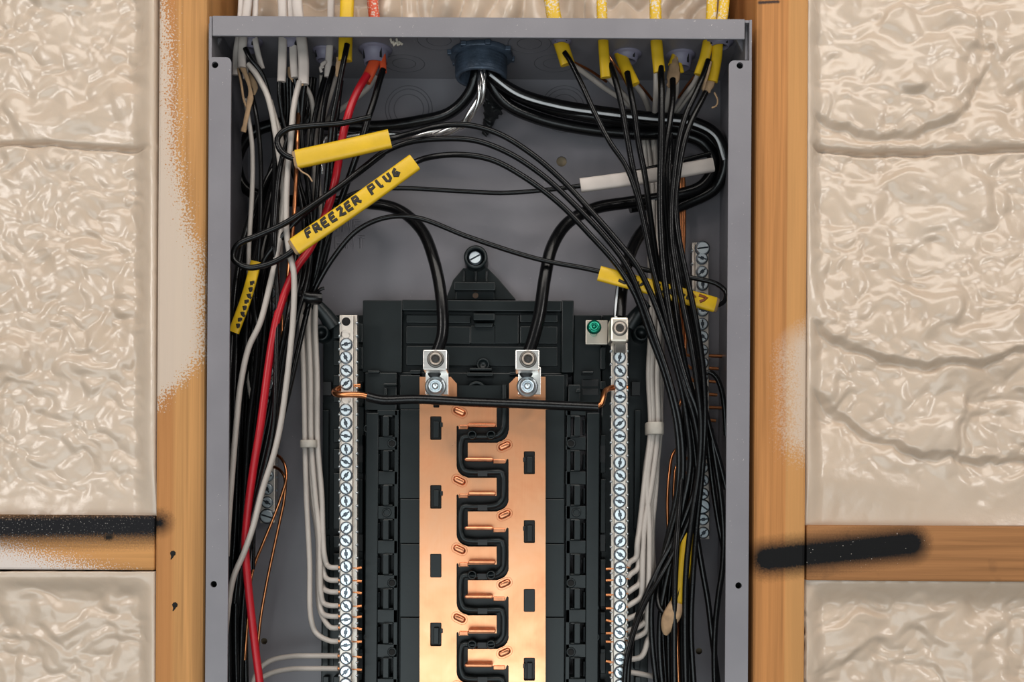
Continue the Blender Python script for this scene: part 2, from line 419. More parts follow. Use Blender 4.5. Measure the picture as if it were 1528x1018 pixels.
def deco_br(t, x, z, vec, c):
    cx_ = (RX1 + .0012 + px_x(1960)) / 2; z0_ = px_z(864)
    bk = capsule(t, x, z, (px_x(1140) - cx_, px_z(833) - z0_), (px_x(1362) - cx_, px_z(808) - z0_), 0.0062, 0.0105, vec)
    sp = t.ramp(t.noise(vec, 700, 1), [(0.735, 0.0), (0.76, 0.8)])
    c = t.mix(t.math('MULTIPLY', t.ramp(t.noise(vec, 60, 3), [(0.62, 0.0), (0.8, 0.6)]), 1.0), c, (0.16, 0.08, 0.035))
    return t.mix(bk, c, t.mix(sp, (0.0045, 0.0045, 0.005), (0.6, 0.56, 0.5)))
M['block_left'] = wood('pine_block_foam_mist', (0.55, 0.27, 0.095), True, deco_bl)
M['block_right'] = wood('pine_block_black_mark', (0.35, 0.16, 0.062), True, deco_br)
bx0, bx1 = px_x(-460), LX0 - .0006
tag(obj('wooden_blocking', MB().box(bx0, bx1, .0115, .100, px_z(855), px_z(773)), M['block_left'], at=Vector(((bx0 + bx1) / 2, .0115, px_z(855))), bevel=.0015),
    'horizontal wooden block butted to the left stud, blackened along its top and misted white below', 'blocking')
bx0, bx1 = RX1 + .0012, px_x(1960)
tag(obj('wooden_blocking', MB().box(bx0, bx1, .0130, .100, px_z(864), px_z(781)), M['block_right'], at=Vector(((bx0 + bx1) / 2, .0130, px_z(864))), bevel=.0015),
    'horizontal wooden block butted to the right stud, with a slanting black sprayed stroke', 'blocking')

# ------------------------------------------------------------------ spray foam
def perlin(x, y, seed):
    rs = np.random.RandomState(seed); g = rs.rand(256, 256) * 2 * np.pi; gx, gy = np.cos(g), np.sin(g)
    xi = np.floor(x).astype(int); yi = np.floor(y).astype(int); xf, yf = x - xi, y - yi
    u = xf ** 3 * (xf * (xf * 6 - 15) + 10); v_ = yf ** 3 * (yf * (yf * 6 - 15) + 10)
    def d(i, j):
        a, b = (xi + i) & 255, (yi + j) & 255
        return gx[a, b] * (xf - i) + gy[a, b] * (yf - j)
    n0 = d(0, 0) * (1 - u) + d(1, 0) * u; n1 = d(0, 1) * (1 - u) + d(1, 1) * u
    return (n0 * (1 - v_) + n1 * v_) * 1.5
def pillows(x, y, seed, k=9.0):
    """smooth cellular relief, about 0..1: rounded lobes meeting in soft creases"""
    rs = np.random.RandomState(seed); jx, jy = rs.rand(256, 256), rs.rand(256, 256); amp = rs.rand(256, 256)
    xi, yi = np.floor(x).astype(int), np.floor(y).astype(int); acc = np.zeros_like(x)
    for i in range(-2, 3):
        for j in range(-2, 3):
            a, b = (xi + i) & 255, (yi + j) & 255
            d2 = (xi + i + jx[a, b] - x) ** 2 + (yi + j + jy[a, b] - y) ** 2
            acc += np.exp(-k * (d2 + 0.22 * amp[a, b]))
    h = 1.0 + np.log(acc + 1e-9) / k; return np.where(h < 0.35, 0.35 + 0.25 * np.tanh((h - 0.35) / 0.25), h)
def foam_relief(px, py, seed):
    """relief in mm (positive towards the room) at photo coordinates: curdled lobes with soft creases"""
    wx = px + 15 * perlin(px / 70, py / 60, seed) + 5 * perlin(px / 28, py / 28, seed + 1)
    wy = py + 15 * perlin(px / 70, py / 60, seed + 2) + 5 * perlin(px / 28, py / 28, seed + 3)
    k = perlin(px / 150, py / 120, seed + 4) + 0.35 * perlin(px / 50, py / 50, seed + 10) + (0.0 if seed > 30 else -0.22)
    wide, fine = sm(0.0, 0.28, k), sm(0.0, -0.25, k)                  # broad folds / ordinary lobes / fine popcorn by area
    a = 7.5 * pillows(wx / 66, wy / 44, seed + 5, 8) + 1.3 * pillows(wx / 30, wy / 24, seed + 9, 6)
    b = 4.9 * pillows(wx / 34, wy / 25, seed + 6, 7); c = 3.1 * pillows(wx / 21, wy / 17, seed + 7, 6)
    return a * wide + b * (1 - wide) * (1 - fine) + c * fine + 1.0 * np.abs(perlin(wx / 40, wy / 26, seed + 11)) + 2.2 * perlin(px / 130, py / 100, seed + 8)
def foam(name, label, x0, y0, x1, y1, zc, depth_fn, seed, step=2.2, amp=1.0, thick=.03):
    nx, ny = int((x1 - x0) / step) + 1, int((y1 - y0) / step) + 1
    gx, gy = np.meshgrid(np.linspace(x0, x1, nx), np.linspace(y0, y1, ny))
    h, flat = depth_fn(gx, gy)                      # mm depth of the mean surface, relief multiplier
    z = h - amp * flat * foam_relief(gx, gy, seed)
    s = K * (D + zc * .001) / D
    X = ((gx - CX) + ROLL * (gy - CY)) * s; Z = Z0 - ((gy - CY) - ROLL * (gx - CX)) * s; Y = z * .001
    # the bay is clipped square to the framing
    X = np.clip(X, *depth_fn.clip)
    vs = np.stack([X, Y, Z], -1).reshape(-1, 3)
    i = np.arange(ny - 1)[:, None] * nx + np.arange(nx - 1)[None, :]
    fs = np.stack([i, i + nx, i + 1 + nx, i + 1], -1).reshape(-1, 4)
    me = bpy.data.meshes.new(name); me.from_pydata([], [], [])
    org = np.array([vs[:, 0].mean(), 0.1, vs[:, 2].min()])
    me.vertices.add(len(vs)); me.vertices.foreach_set('co', (vs - org).ravel())
    me.loops.add(fs.size); me.loops.foreach_set('vertex_index', fs.ravel()[:].astype(np.int32))
    me.polygons.add(len(fs)); me.polygons.foreach_set('loop_start', np.arange(0, fs.size, 4, dtype=np.int32))
    me.polygons.foreach_set('use_smooth', np.ones(len(fs), bool)); me.update(calc_edges=True); me.validate()
    me.materials.append(M['foam'])
    o = bpy.data.objects.new(name, me); COL.objects.link(o); o.location = org
    sd = o.modifiers.new('thick', 'SOLIDIFY'); sd.thickness = thick; sd.offset = -1.0
    return tag(o, label, 'insulation')
def sm(a, b, x): t_ = np.clip((x - a) / (b - a), 0, 1); return t_ * t_ * (3 - 2 * t_)
def seam(gy, row, depth, width):
    d = gy - row
    return depth * np.exp(-(d / 3.0) ** 2) - 2.2 * np.exp(-((d + 12) / width) ** 2)
def d_lu(gx, gy):
    row = 213 + 10 * sm(60, 225, gx) + 2 * perlin(gx / 40, gx * 0, 3)
    e = sm(233, 196, gx)                                    # 0 at the stud
    bt = sm(773, 690, gy)                                   # 0 at the block
    z = 12.2 + 14 * e * (0.25 + 0.75 * bt) + seam(gy, row, 7, 9) * sm(235, 190, gx)
    z = z + 6 * (1 - bt)
    fl = (0.05 + 0.95 * e) * (0.12 + 0.88 * sm(765, 690, gy)) * (1 - 0.6 * np.exp(-((gy - row + 12) / 12) ** 2))
    return z, fl
def d_ll(gx, gy):
    e = sm(233, 205, gx); tp = sm(857, 900, gy)
    return 12.5 + 13 * e * tp, (0.06 + 0.94 * e) * (0.15 + 0.85 * sm(862, 905, gy))
def d_ru(gx, gy):
    row = 218 + 8 * sm(1210, 1300, gx) - 6 * sm(1350, 1528, gx) + 2 * perlin(gx / 40, gx * 0, 4)
    e = sm(1203, 1228, gx); bt = sm(781, 640, gy + 0.28 * (1400 - gx).clip(-100, 200))
    z = 14 + 14 * e * (0.3 + 0.7 * bt) + seam(gy, row, 7, 9) * sm(1203, 1230, gx)
    # long swooping folds
    for (cx_, cy_, r0, dep) in ((1400, 340, 255, 5.5), (1480, 420, 335, 4.5), (1325, 80, 150, 4.0)):
        rr = np.hypot(gx - cx_, (gy - cy_) * 1.25) + 11 * perlin(gx / 45, gy / 45, 9) + 5 * perlin(gx / 17, gy / 17, 10)
        ang = sm(-30, 60, gy - cy_)
        z = z - dep * sm(r0 + 7, r0 - 9, rr) * ang * e + 1.5 * np.exp(-((rr - r0 - 8) / 5) ** 2) * ang * e
    z = z + 4 * (1 - sm(781, 700, gy))
    fl = (0.1 + 0.9 * e) * (0.10 + 0.90 * sm(760, 640, gy + 0.25 * (1380 - gx).clip(-100, 180)))
    return z, fl
def d_rl(gx, gy):
    e = sm(1203, 1235, gx); tp = sm(868, 905, gy)
    return 18 + 14 * e * tp, (0.3 + 0.7 * e) * (0.2 + 0.8 * tp)
def d_top(gx, gy):
    z = 62 - 17 * np.abs(perlin(gx / 46, gy / 80, 31)) ** .7 + 6 * perlin(gx / 120, gy / 120, 32) + 30 * sm(380, 345, gx) + 30 * sm(1060, 1098, gx)
    return z, 0.45 + 0 * gx
for fn, a, b in ((d_lu, -9, LX0), (d_ll, -9, LX0), (d_ru, RX1, 9), (d_rl, RX1, 9), (d_top, LX1, RX0)): fn.clip = (a, b)
foam('spray_foam', 'cream spray foam filling the bay above the left wooden block', -440, -160, 236, 777, 20, d_lu, 11)
foam('spray_foam', 'cream spray foam filling the bay below the left wooden block', -440, 852, 236, 1160, 20, d_ll, 23)
foam('spray_foam', 'cream spray foam filling the bay above the right wooden block', 1201, -160, 1950, 786, 20, d_ru, 37)
foam('spray_foam', 'cream spray foam filling the bay below the right wooden block', 1201, 860, 1950, 1160, 20, d_rl, 47)
foam('spray_foam', 'lumpy cream spray foam behind the cables above the enclosure', 345, -150, 1098, 46, 50, d_top, 53, step=2.6, thick=.006)

# ------------------------------------------------------------------ enclosure
EX0, EX1 = P(309.5, 509, 0).x, P(1119, 509, 0).x
ET = P(715, 27, 0).z; EB = ET - 0.76; T = 0.0016; BK = 0.095
pan = thing('electrical_enclosure', 'open grey steel load centre enclosure between the two studs', 'enclosure', ((EX0 + EX1) / 2, BK, EB))
bw = MB()
holes = [circle(P(838, 241, 95).x, P(838, 241, 95).z, .0040, 14), circle(P(394, 957, 95).x, P(394, 957, 95).z, .0025, 12), circle(P(1043, 972, 95).x, P(1043, 972, 95).z, .0025, 12)]
holes = [[(p[0], p[1]) for p in h] for h in holes]
bw.prism([(EX0, EB), (EX1, EB), (EX1, ET), (EX0, ET)], BK, BK + T, holes)
back = obj('back_wall', bw, M['enamel'], pan)
hb = MB()
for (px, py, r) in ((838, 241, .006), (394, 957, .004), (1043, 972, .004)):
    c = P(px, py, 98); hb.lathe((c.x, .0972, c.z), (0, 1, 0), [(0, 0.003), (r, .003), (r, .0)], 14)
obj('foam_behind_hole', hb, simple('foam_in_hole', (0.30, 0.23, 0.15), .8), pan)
obj('side_wall', MB().box(EX0, EX0 + T, 0.0, BK, EB, ET), M['enamel'], pan)
obj('side_wall', MB().box(EX1 - T, EX1, 0.0, BK, EB, ET), M['enamel'], pan)
obj('bottom_wall', MB().box(EX0, EX1, 0.0, BK, EB, EB + T), M['enamel'], pan)
tw = obj('top_wall', MB().box(EX0 + T, EX1 - T, 0.0006, BK, ET - T, ET), M['enamel'], pan)
lx0, lx1 = P(317.5, 40, 0).x, P(1111, 40, 0).x
obj('top_lip', MB().box(lx0, lx1, -0.0012, 0.0006, P(715, 57, 0).z, ET), M['enamel'], pan, bevel=.0005)
# dark folded corner tabs beside the lip
for sgn, px0, px1 in ((-1, 311, 316.5), (1, 1112, 1117.5)):
    obj('corner_tab', MB().pbox(px0, 34, px1, 90, 6, 40), M['enamel'], pan, bevel=.0006)
    obj('corner_gusset', MB().ppoly([(317 if sgn < 0 else 1111, 57), (330 if sgn < 0 else 1098, 57), (317 if sgn < 0 else 1111, 84)], 14, 16), M['enamel'], pan)
def flange(x0, x1, inner, top):
    """front return flange: inner upper corner rounded, two round holes"""
    fz0 = P(715, 1100, 0).z - 0.28; zt = P(715, top, 0).z; r = .0035; pts = []
    ix = inner; ox = x0 if inner == x1 else x1; d = -1 if ix > ox else 1
    for i in range(6):
        a = math.pi / 2 * i / 5; pts.append((ix + d * r * (1 - math.sin(a)) , zt - r * (1 - math.cos(a)) ))
    pts = [(ix, fz0)] + [(ix + d * r * (1 - math.cos(a)), zt - r * (1 - math.sin(a))) for a in [math.pi / 2 * i / 5 for i in range(6)]] + [(ox, zt), (ox, fz0)]
    return pts
for (xa, xb, inner, hx, ht, hb_) in ((P(309.5, 509, 0).x, P(342.5, 509, 0).x, 'b', 320, 97, 872), (P(1085, 509, 0).x, P(1119, 509, 0).x, 'a', 1103, 98, 874)):
    pts = flange(xa, xb, xb if inner == 'b' else xa, 88)
    hs = []; hp = []
    for (hx_, hy_) in ((hx + 1, ht), (hx - 1, hb_)):
        p = P(hx_, hy_, 0); hs.append(circle(p.x, p.z, .0022, 14)); hp.append(p)
    fl = obj('side_flange', MB().prism(pts, -.0002, .0014, hs), M['enamel'], pan)
    for p in hp:
        obj('screw_hole', MB().lathe((p.x, .0016, p.z), (0, 1, 0), [(.0022, 0), (.0022, .006), (0, .006)], 14), M['hole'], fl)
# knockouts: concentric punched rings on the back and top walls
def ring_groove(c, axis, radii, parent):
    for r in radii:
        obj('knockout', MB().lathe(c, axis, [(r - .00035, 0), (r - .0002, .0002), (r + .0002, .0002), (r + .00035, 0)], 40), M['enamel_dark'], parent)
M['enamel_dark'] = simple('punched_ring_edge', (0.11, 0.105, 0.117), 0.4)
for (px, py) in ((610, 163), (842, 163)):
    c = P(px, py, 95); ring_groove((c.x, BK, c.z), (0, -1, 0), (pxs(95) * 35, pxs(95) * 30, pxs(95) * 22), back)
for (px, z) in ((603, 68), (828, 66), (1040, 70), (655, 30), (790, 34)):
    p = P(px, CY - (ET - Z0) / (K * (D + z * .001) / D), z); ring_groove((p.x, z * .001, ET - T), (0, 0, -1), (.0150, .0085), tw)
# crumbs of foam on the lip and hanging at the top wall
cr = MB()
for i in range(5):
    p = P(583 + i * 3, 58 + (i % 3) * 4, 14); cr.sweep([p, P(585 + i * 3, 64 + (i % 2) * 4, 14), P(588 + i * 3, 62 + i, 13)], .0009, .0008, 6)
tag(obj('foam_crumb', cr, M['grit']), 'small pale curl of dried foam stuck under the enclosure lip', 'crumb')
# faint stamped letters in the back wall
def strokes_on_wall(lines, x, y, h, z, parent):
    G = {'I': [[(0, 0), (0, 1)]], 'N': [[(0, 0), (0, 1), (.7, 0), (.7, 1)]], 'E': [[(.7, 0), (0, 0), (0, 1), (.7, 1)], [(0, .5), (.55, .5)]], 'L': [[(0, 1), (0, 0), (.7, 0)]], 'T': [[(0, 1), (.8, 1)], [(.4, 0), (.4, 1)]]}
    mb = MB()
    for j, ln in enumerate(lines):
        cx_ = x[j]
        for ch in ln:
            for st_ in G[ch]:
                mb.sweep([P(cx_ + u * h * .8, y + j * h * 1.45 - v_ * h, z) for u, v_ in st_], .0011, .00022, 6)
            cx_ += h * (.5 if ch == 'I' else .95)
    obj('stamped_letters', mb, M['enamel'], parent)
strokes_on_wall(['LINE', 'ENT'], (487, 501), 346, 17, 94.9, pan)

# ------------------------------------------------------------------ bus interior: plastic base
base = thing('busbar_assembly', 'black plastic breaker base carrying two interleaved copper bus bars', 'busbar', P(718, 1300, 90))
YB = 1240      # photo row where base, bus and bars stop (below the frame)
pb = MB()
pb.pbox(480, 470, 542, YB, 76, 94)                        # left rail
pb.pbox(896, 470, 968, YB, 76, 94)                        # right rail
pb.pbox(541, 448, 600, 556, 66, 94); pb.pbox(838, 448, 856, 556, 66, 94)
pb.pbox(600, 448, 838, 464, 66, 94)                       # raised head frame
pb.pbox(856, 470, 897, 600, 72, 94)
pb.pbox(600, 464, 838, 560, 74, 94)                       # recessed panel
pb.pbox(543, 556, 845, YB, 71, 94)                        # deep middle tray
pb.pbox(544, 556, 592, 612, 60, 94)
obj('base_tray', pb, M['plastic'], base, bevel=.0007)
def plate(name, rects, mat='plastic', bevel=.0006):
    if name in ('hook_rail', 'hook_column'):
        m_ = MB()
        for r in rects: m_.pbox(*r)
        return obj(name, m_, M[mat], base, bevel=bevel)
    for r in rects: o_ = obj(name, MB().pbox(*r), M[mat], base, bevel=bevel)
    return o_
plate('head_panel', [(606, 470, 702, 482, 70, 76), (606, 487, 702, 513, 69, 76), (606, 517, 832, 546, 69, 76), (737, 470, 774, 513, 69, 76), (776, 469, 832, 481, 69, 76), (776, 487, 832, 513, 69, 76), (702, 486, 740, 513, 69, 76)])
plate('head_clip', [(706, 468, 738, 478, 63, 76), (708, 482, 735, 488, 66, 76)])
plate('head_lip', [(696, 556, 736, 561, 56, 74), (700, 549, 734, 553, 60, 74), (612, 552, 628, 558, 60, 74), (760, 555, 772, 560, 60, 74), (548, 553, 566, 557, 57, 70)])
c = P(721, 545, 69); obj('boss', MB().lathe((c.x, .069, c.z), (0, -1, 0), [(.0048, -.004), (.0048, .004), (.0038, .0045), (.0034, .001), (0, .001)], 18), M['plastic'], base)
c = P(711, 583, 60); obj('boss', MB().lathe((c.x, .072, c.z), (0, -1, 0), [(.0075, 0), (.0075, .012), (.0055, .014), (.0045, .004), (0, .004)], 18), M['plastic'], base)
# flat plates beside the bus, in sections
for (xa, xb) in ((597, 627), (812, 842)):
    y = 560
    for i, ye in enumerate((611, 745, 812, 922, 1035, YB)):
        plate('bus_side_plate', [(xa, y, xb, ye - 1, 60, 72)], bevel=.0004); y = ye
# hook columns with breaker hooks
hook_src = {}
for side in (0, 1):
    mx = (lambda x: x) if side == 0 else (lambda x: 1437 - x)
    def pr(x0, y0, x1, y1, zf, zb): a, b = sorted((mx(x0), mx(x1))); return (a, y0, b, y1, zf, zb)
    plate('hook_rail', [pr(544, 616, 563, YB, 59, 72)])
    ys = [621 + 51.6 * i for i in range(11)]
    rail = [pr(587, 612, 593, YB, 60, 72), pr(563, 612, 593, ys[0] - 1, 60, 72)]
    for i, y in enumerate(ys): rail.append(pr(563, y + 31, 593, min(ys[i + 1] - 1, YB) if i + 1 < len(ys) else YB, 60, 72))
    hr = plate('hook_column', rail, bevel=.0003)
    for i, y in enumerate(ys):
        m_ = MB(); m_.pbox(*pr(571, y, 580, y + 30, 56, 72)); m_.pbox(*pr(564, y + 5, 566.5, y + 28, 62, 72)); m_.pbox(*pr(572, y - 1, 586, y + 1.5, 58, 72)); m_.pbox(*pr(572, y + 29, 586, y + 31, 58, 72))
        obj('breaker_hook', m_, M['plastic'], hr, bevel=.0007)
    for (bx, by) in ((585, 662), (577, 765), (585, 870), (550, 907), (549, 640), (585, 973), (549, 951)):
        p = P(mx(bx), by, 60); rr = .0024
        m_ = MB().lathe((p.x, .060, p.z), (0, -1, 0), [(rr * 1.5, -.0005), (rr * 1.4, .0008), (rr, .0010), (rr * .9, .0002)], 16)
        bo = obj('boss', m_, M['plastic'], hr)
        if bx == 585: obj('boss_hole', MB().lathe((p.x, .060, p.z), (0, -1, 0), [(rr * .95, .0004), (0, .0004)], 14), M['hole'], bo)
    # outer rail details beside the terminal bars
    det = []
    for (y0_, y1_) in ((474, 505), (509, 545), (560, 575), (592, 600), (640, 660), (670, 700), (706, 790), (800, 818), (826, 900), (905, 940), (960, 1000), (1010, 1100)):
        det.append(pr(497, y0_, 509, y1_, 67, 77)); det.append(pr(533, y0_ + 9, 541, y1_ + 6, 66, 77))
    for (y0_, y1_) in ((612, 790), (800, 1000), (1010, 1200)): det.append(pr(481, y0_, 490, y1_, 70, 77))
    plate('rail_rib', det, bevel=.0005)
    plate('rail_window', [pr(534, 665, 541, 690, 65.5, 70), pr(534, 798, 541, 822, 65.5, 70), pr(534, 975, 541, 1000, 65.5, 70), pr(482, 570, 494, 590, 69, 76)], 'plastic_deep', 0)
    p = P(mx(481), 499, 70)
    obj('rail_boss', MB().lathe((p.x, .076, p.z), (0, -1, 0), [(.0062, 0), (.0062, .012), (.0045, .014), (.0040, .006), (0, .006)], 20), M['plastic'], base)
    # arm reaching up to the wire tie
    arm = MB().sweep([P(mx(470), 452, 62), P(mx(486), 470, 66), P(mx(497), 486, 70)], [.0045, .0055, .0065], [.004, .005, .006], 8, 5)
    obj('tie_arm', arm, M['plastic'], base)
plate('right_catch', [(869, 554, 886, 557, 58, 74), (848, 574, 866, 606, 62, 74), (860, 580, 866, 586, 58, 74)])
plate('right_catch_window', [(868, 566, 894, 577, 71.6, 74), (868, 580, 894, 590, 71.6, 74)], 'plastic_deep')
plate('left_catch', [(572, 572, 592, 576, 56, 62), (573, 579, 577, 590, 56, 62)])
# mounting ear at the top
ear = MB(); c = P(710, 385, 76)
ear.lathe((c.x, .093, c.z), (0, -1, 0), [(.0088, 0), (.0088, .020), (.0068, .021), (.0062, .013), (0, .013)], 28)
ear.ppoly([(691, 400), (728, 400), (744, 416), (770, 447), (665, 447), (676, 418)], 84, 94)
ear.pbox(678, 421, 739, 433, 72, 92); ear.pbox(680, 433, 738, 447, 80, 92)
for x in (692, 709.5, 726): ear.pbox(x - 1.5, 404, x + 1.5, 421, 79, 90)
obj('mounting_ear', ear, M['plastic'], base, bevel=.0005)
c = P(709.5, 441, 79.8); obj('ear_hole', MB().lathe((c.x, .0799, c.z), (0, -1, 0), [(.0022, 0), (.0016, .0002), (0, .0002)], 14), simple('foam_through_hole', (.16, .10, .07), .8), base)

# ------------------------------------------------------------------ screws (shared meshes)
def slot_head(r, h, slot_w, square, n=24, depth=.0010):
    """screw head facing -Y at the origin: bevelled rim, open slot and square recess, dark seat ring; (bright, dark) builders"""
    top = circle(0, 0, r * .86, n); a, b, s_ = r * .83, slot_w, square
    hole = [(-a, -b), (-s_, -b), (-s_, -s_), (s_, -s_), (s_, -b), (a, -b), (a, b), (s_, b), (s_, s_), (-s_, s_), (-s_, b), (-a, b)]
    if square <= slot_w: hole = [(-a, -b), (a, -b), (a, b), (-a, b)]
    m_ = MB(); tris = tessellate_polygon([[Vector((p[0], p[1], 0)) for p in l] for l in (top, hole)])
    m_.add([(p[0], -h, p[1]) for p in top + hole], [tuple(q) for q in tris])
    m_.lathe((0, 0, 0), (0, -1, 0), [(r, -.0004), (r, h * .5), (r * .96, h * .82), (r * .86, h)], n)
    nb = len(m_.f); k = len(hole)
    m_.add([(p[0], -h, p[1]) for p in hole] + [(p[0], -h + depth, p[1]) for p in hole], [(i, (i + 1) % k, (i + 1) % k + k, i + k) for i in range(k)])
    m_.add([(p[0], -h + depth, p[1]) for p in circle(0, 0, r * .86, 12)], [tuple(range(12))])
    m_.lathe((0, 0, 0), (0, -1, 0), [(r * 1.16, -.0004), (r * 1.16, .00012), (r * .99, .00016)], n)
    return m_, nb
def proto(name, built, mat, dark):
    mb, nb = built
    me = bpy.data.meshes.new(name); me.from_pydata(mb.v, [], mb.f); me.polygons.foreach_set('use_smooth', mb.sm)
    me.polygons.foreach_set('material_index', [0 if i < nb else 1 for i in range(len(mb.f))])
    bm = bmesh.new(); bm.from_mesh(me); bmesh.ops.recalc_face_normals(bm, faces=bm.faces); bm.to_mesh(me); bm.free()
    me.materials.append(mat); me.materials.append(dark); return bpy.data.objects.new(name, me)
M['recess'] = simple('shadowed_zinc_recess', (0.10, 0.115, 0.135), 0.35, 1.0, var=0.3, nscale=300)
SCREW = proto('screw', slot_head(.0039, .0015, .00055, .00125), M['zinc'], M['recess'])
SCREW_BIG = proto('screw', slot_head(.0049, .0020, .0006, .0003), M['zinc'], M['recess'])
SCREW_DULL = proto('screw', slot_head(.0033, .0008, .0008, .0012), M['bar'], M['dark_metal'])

c = P(709, 385, 78); inst('mounting_screw', SCREW_BIG, (c.x, .078, c.z), base, -.5)

# ------------------------------------------------------------------ copper bus bars
def q8(x, y): return (600 + x / 3.915, 560 + y / 3.915)
NP_ = 6
def arc(cx, cy, r, a0, a1, n=6): return [(cx + r * math.cos(math.radians(a0 + (a1 - a0) * i / n)), cy + r * math.sin(math.radians(a0 + (a1 - a0) * i / n))) for i in range(n + 1)]
left = [(102, 10), (285, 10), (320, 50), (320, 180), (552, 180), (552, 302), (386, 302), (386, 316), (332, 316)]
right = []
for k in range(1, NP_ + 1):
    o_ = 402 * (k - 1)
    left += [(330, 300 + o_), (324, 294 + o_), (318, 300 + o_)] + [(318, 528 + o_)] + arc(386, 528 + o_, 68, 180, 100, 5) + [(385, 600 + o_), (552, 600 + o_), (552, 704 + o_), (386, 704 + o_), (386, 718 + o_), (332, 718 + o_)]
left += [(318, 704 + 402 * (NP_ - 1)), (318, 2700), (102, 2700)]
right = [(838, 10), (665, 10), (625, 50), (625, 318)]
for k in range(0, NP_):
    o_ = 402 * k
    if k: right += [(622, 322 + o_)]
    right += arc(555, 322 + o_, 68, 0, 80, 5) + [(556, 395 + o_), (384, 395 + o_), (384, 496 + o_), (538, 496 + o_), (538, 512 + o_), (604, 512 + o_), (610, 494 + o_), (616, 488 + o_), (622, 494 + o_)]
right += [(622, 2700), (838, 2700)]
ZB = 50.0
def bus(pts, slots, name, label):
    hs = [[q8(*p) for p in rrect(*s, 6, 2)] for s in slots]
    m_ = MB().ppoly([q8(*p) for p in pts], ZB, ZB + 3, hs)
    return obj(name, m_, M['copper'], base, bevel=.0005, label=label)
lb = bus(left, [(164, 240 + 402 * k, 230, 378 + 402 * k) for k in range(6)] + [(182, 150, 218, 190)], 'bus_bar', 'copper bus bar with fingers reaching right')
rb = bus(right, [(711, 445 + 402 * k, 776, 579 + 402 * k) for k in range(6)], 'bus_bar', 'copper bus bar with fingers reaching left')
def stab(x0, x1, ytip, parent, tab):
    a, b = q8(x0, ytip - 9), q8(x1, ytip + 11)
    m_ = MB().pbox(a[0], a[1], b[0], b[1], 40, ZB + 1)
    obj('stab', m_, M['copper_dark'], parent, bevel=.0009)
    ta, tb_ = q8(tab[0], ytip + 0), q8(tab[1], ytip + 25)
    obj('stab_root', MB().pbox(ta[0], ta[1], tb_[0], tb_[1], ZB - 1.2, ZB + 2), M['copper_dark'], parent, bevel=.0005)
def dimple(x, y, ang, parent, z=ZB):
    p = P(*q8(x, y), z); L, W_ = .0036, .0026; vs = []; fs = []; n = 20; prof = ((1.45, .0004), (1.2, -.0009), (1.0, -.0009), (.92, .0009), (.7, .0018), (.35, .0022))
    for (s_, h) in prof:
        for i in range(n):
            th = 2 * math.pi * i / n; cx_ = math.copysign(L * .62, math.cos(th)) if abs(math.cos(th)) > .05 else 0
            u = cx_ * (1 if s_ > .3 else .5) + W_ * s_ * math.cos(th); v_ = W_ * s_ * math.sin(th)
            vs.append((p.x + u * math.cos(ang) - v_ * math.sin(ang), p.y - h, p.z + u * math.sin(ang) + v_ * math.cos(ang)))
    for j in range(len(prof) - 1):
        for i in range(n): fs.append((j * n + i, j * n + (i + 1) % n, (j + 1) * n + (i + 1) % n, (j + 1) * n + i))
    fs.append(tuple((len(prof) - 1) * n + i for i in range(n)))
    obj('dimple', MB().add(vs, fs, True), M['copper_dark'], parent)
for k in range(-1, NP_):
    o_ = 402 * k
    stab(385, 546, 693 + o_, lb, (333, 386)); dimple(335, 616 + o_, -.45, lb)
    if k >= 0: stab(366, 530, 492 + o_, rb, (532, 602)); dimple(598, 414 + o_, .45, rb)
# black ridge inside the bus slots, and raised plastic wall winding between the bars
for k in range(6):
    for (xa, ya) in ((164, 240), (711, 445)):
        a, b = q8(xa, ya + 402 * k), q8(xa + 66, ya + 138 + 402 * k)
        if k in (2,) : obj('slot_fill', MB().pbox(a[0], a[1], b[0], b[1], ZB + .8, 60), M['plastic'], base, bevel=.0004); continue
        m_ = MB().pbox(a[0], a[1], b[0], b[1], ZB + 4, 62); s_ = 1 if xa < 400 else -1
        m_.pbox(a[0] + 5, a[1] + 8, b[0] - 4, b[1] - 3, ZB + .6, 60); m_.pbox(b[0] - 2 if s_ > 0 else a[0] - 1, a[1] + 9, b[0] + 2 if s_ > 0 else a[0] + 2.5, a[1] + 16, ZB - .8, 58)
        obj('slot_ridge', m_, M['plastic'], base, bevel=.0004)
pts = [(596, 60), (596, 250)]
for k in range(0, NP_):
    o_ = 402 * k
    pts += [(590, 310 + o_), (560, 352 + o_), (420, 366 + o_), (352, 368 + o_)] if k else [(590, 310), (560, 350), (420, 360), (352, 366)]
    pts += [(343, 400 + o_), (343, 510 + o_), (362, 556 + o_), (410, 566 + o_), (540, 566 + o_), (585, 570 + o_), (592, 600 + o_), (592, 690 + o_)]
gap = MB(); gap.ppoly([q8(300, 60), q8(640, 60), q8(640, 2690), q8(300, 2690)], 57, 72)
obj('gap_floor', gap, M['plastic'], base)
wpath = []
for i in range(len(pts) - 1):
    wpath.append(P(*q8(*pts[i]), 52))
obj('gap_wall', MB().sweep(catmull(wpath, .0025), .0021, .0045, 8, 6), M['plastic'], base)
for k in range(-1, NP_):
    for (x, y) in ((470, 575 + 402 * k), (470, 775 + 402 * k)):
        if y < 500: continue
        a = q8(x - 28, y - 16); b = q8(x + 28, y + 16); obj('gap_slot', MB().pbox(*a, *b, 47.2, 58), M['plastic_deep'], base)
for y in (350, 1166, 1570):
    for x in (410, 520):
        p = P(*q8(x, y), 50); obj('gap_boss', MB().lathe((p.x, .057, p.z), (0, -1, 0), [(.0034, 0), (.0034, .0115), (.0025, .0125), (.0022, .006), (0, .006)], 16), M['plastic'], base)

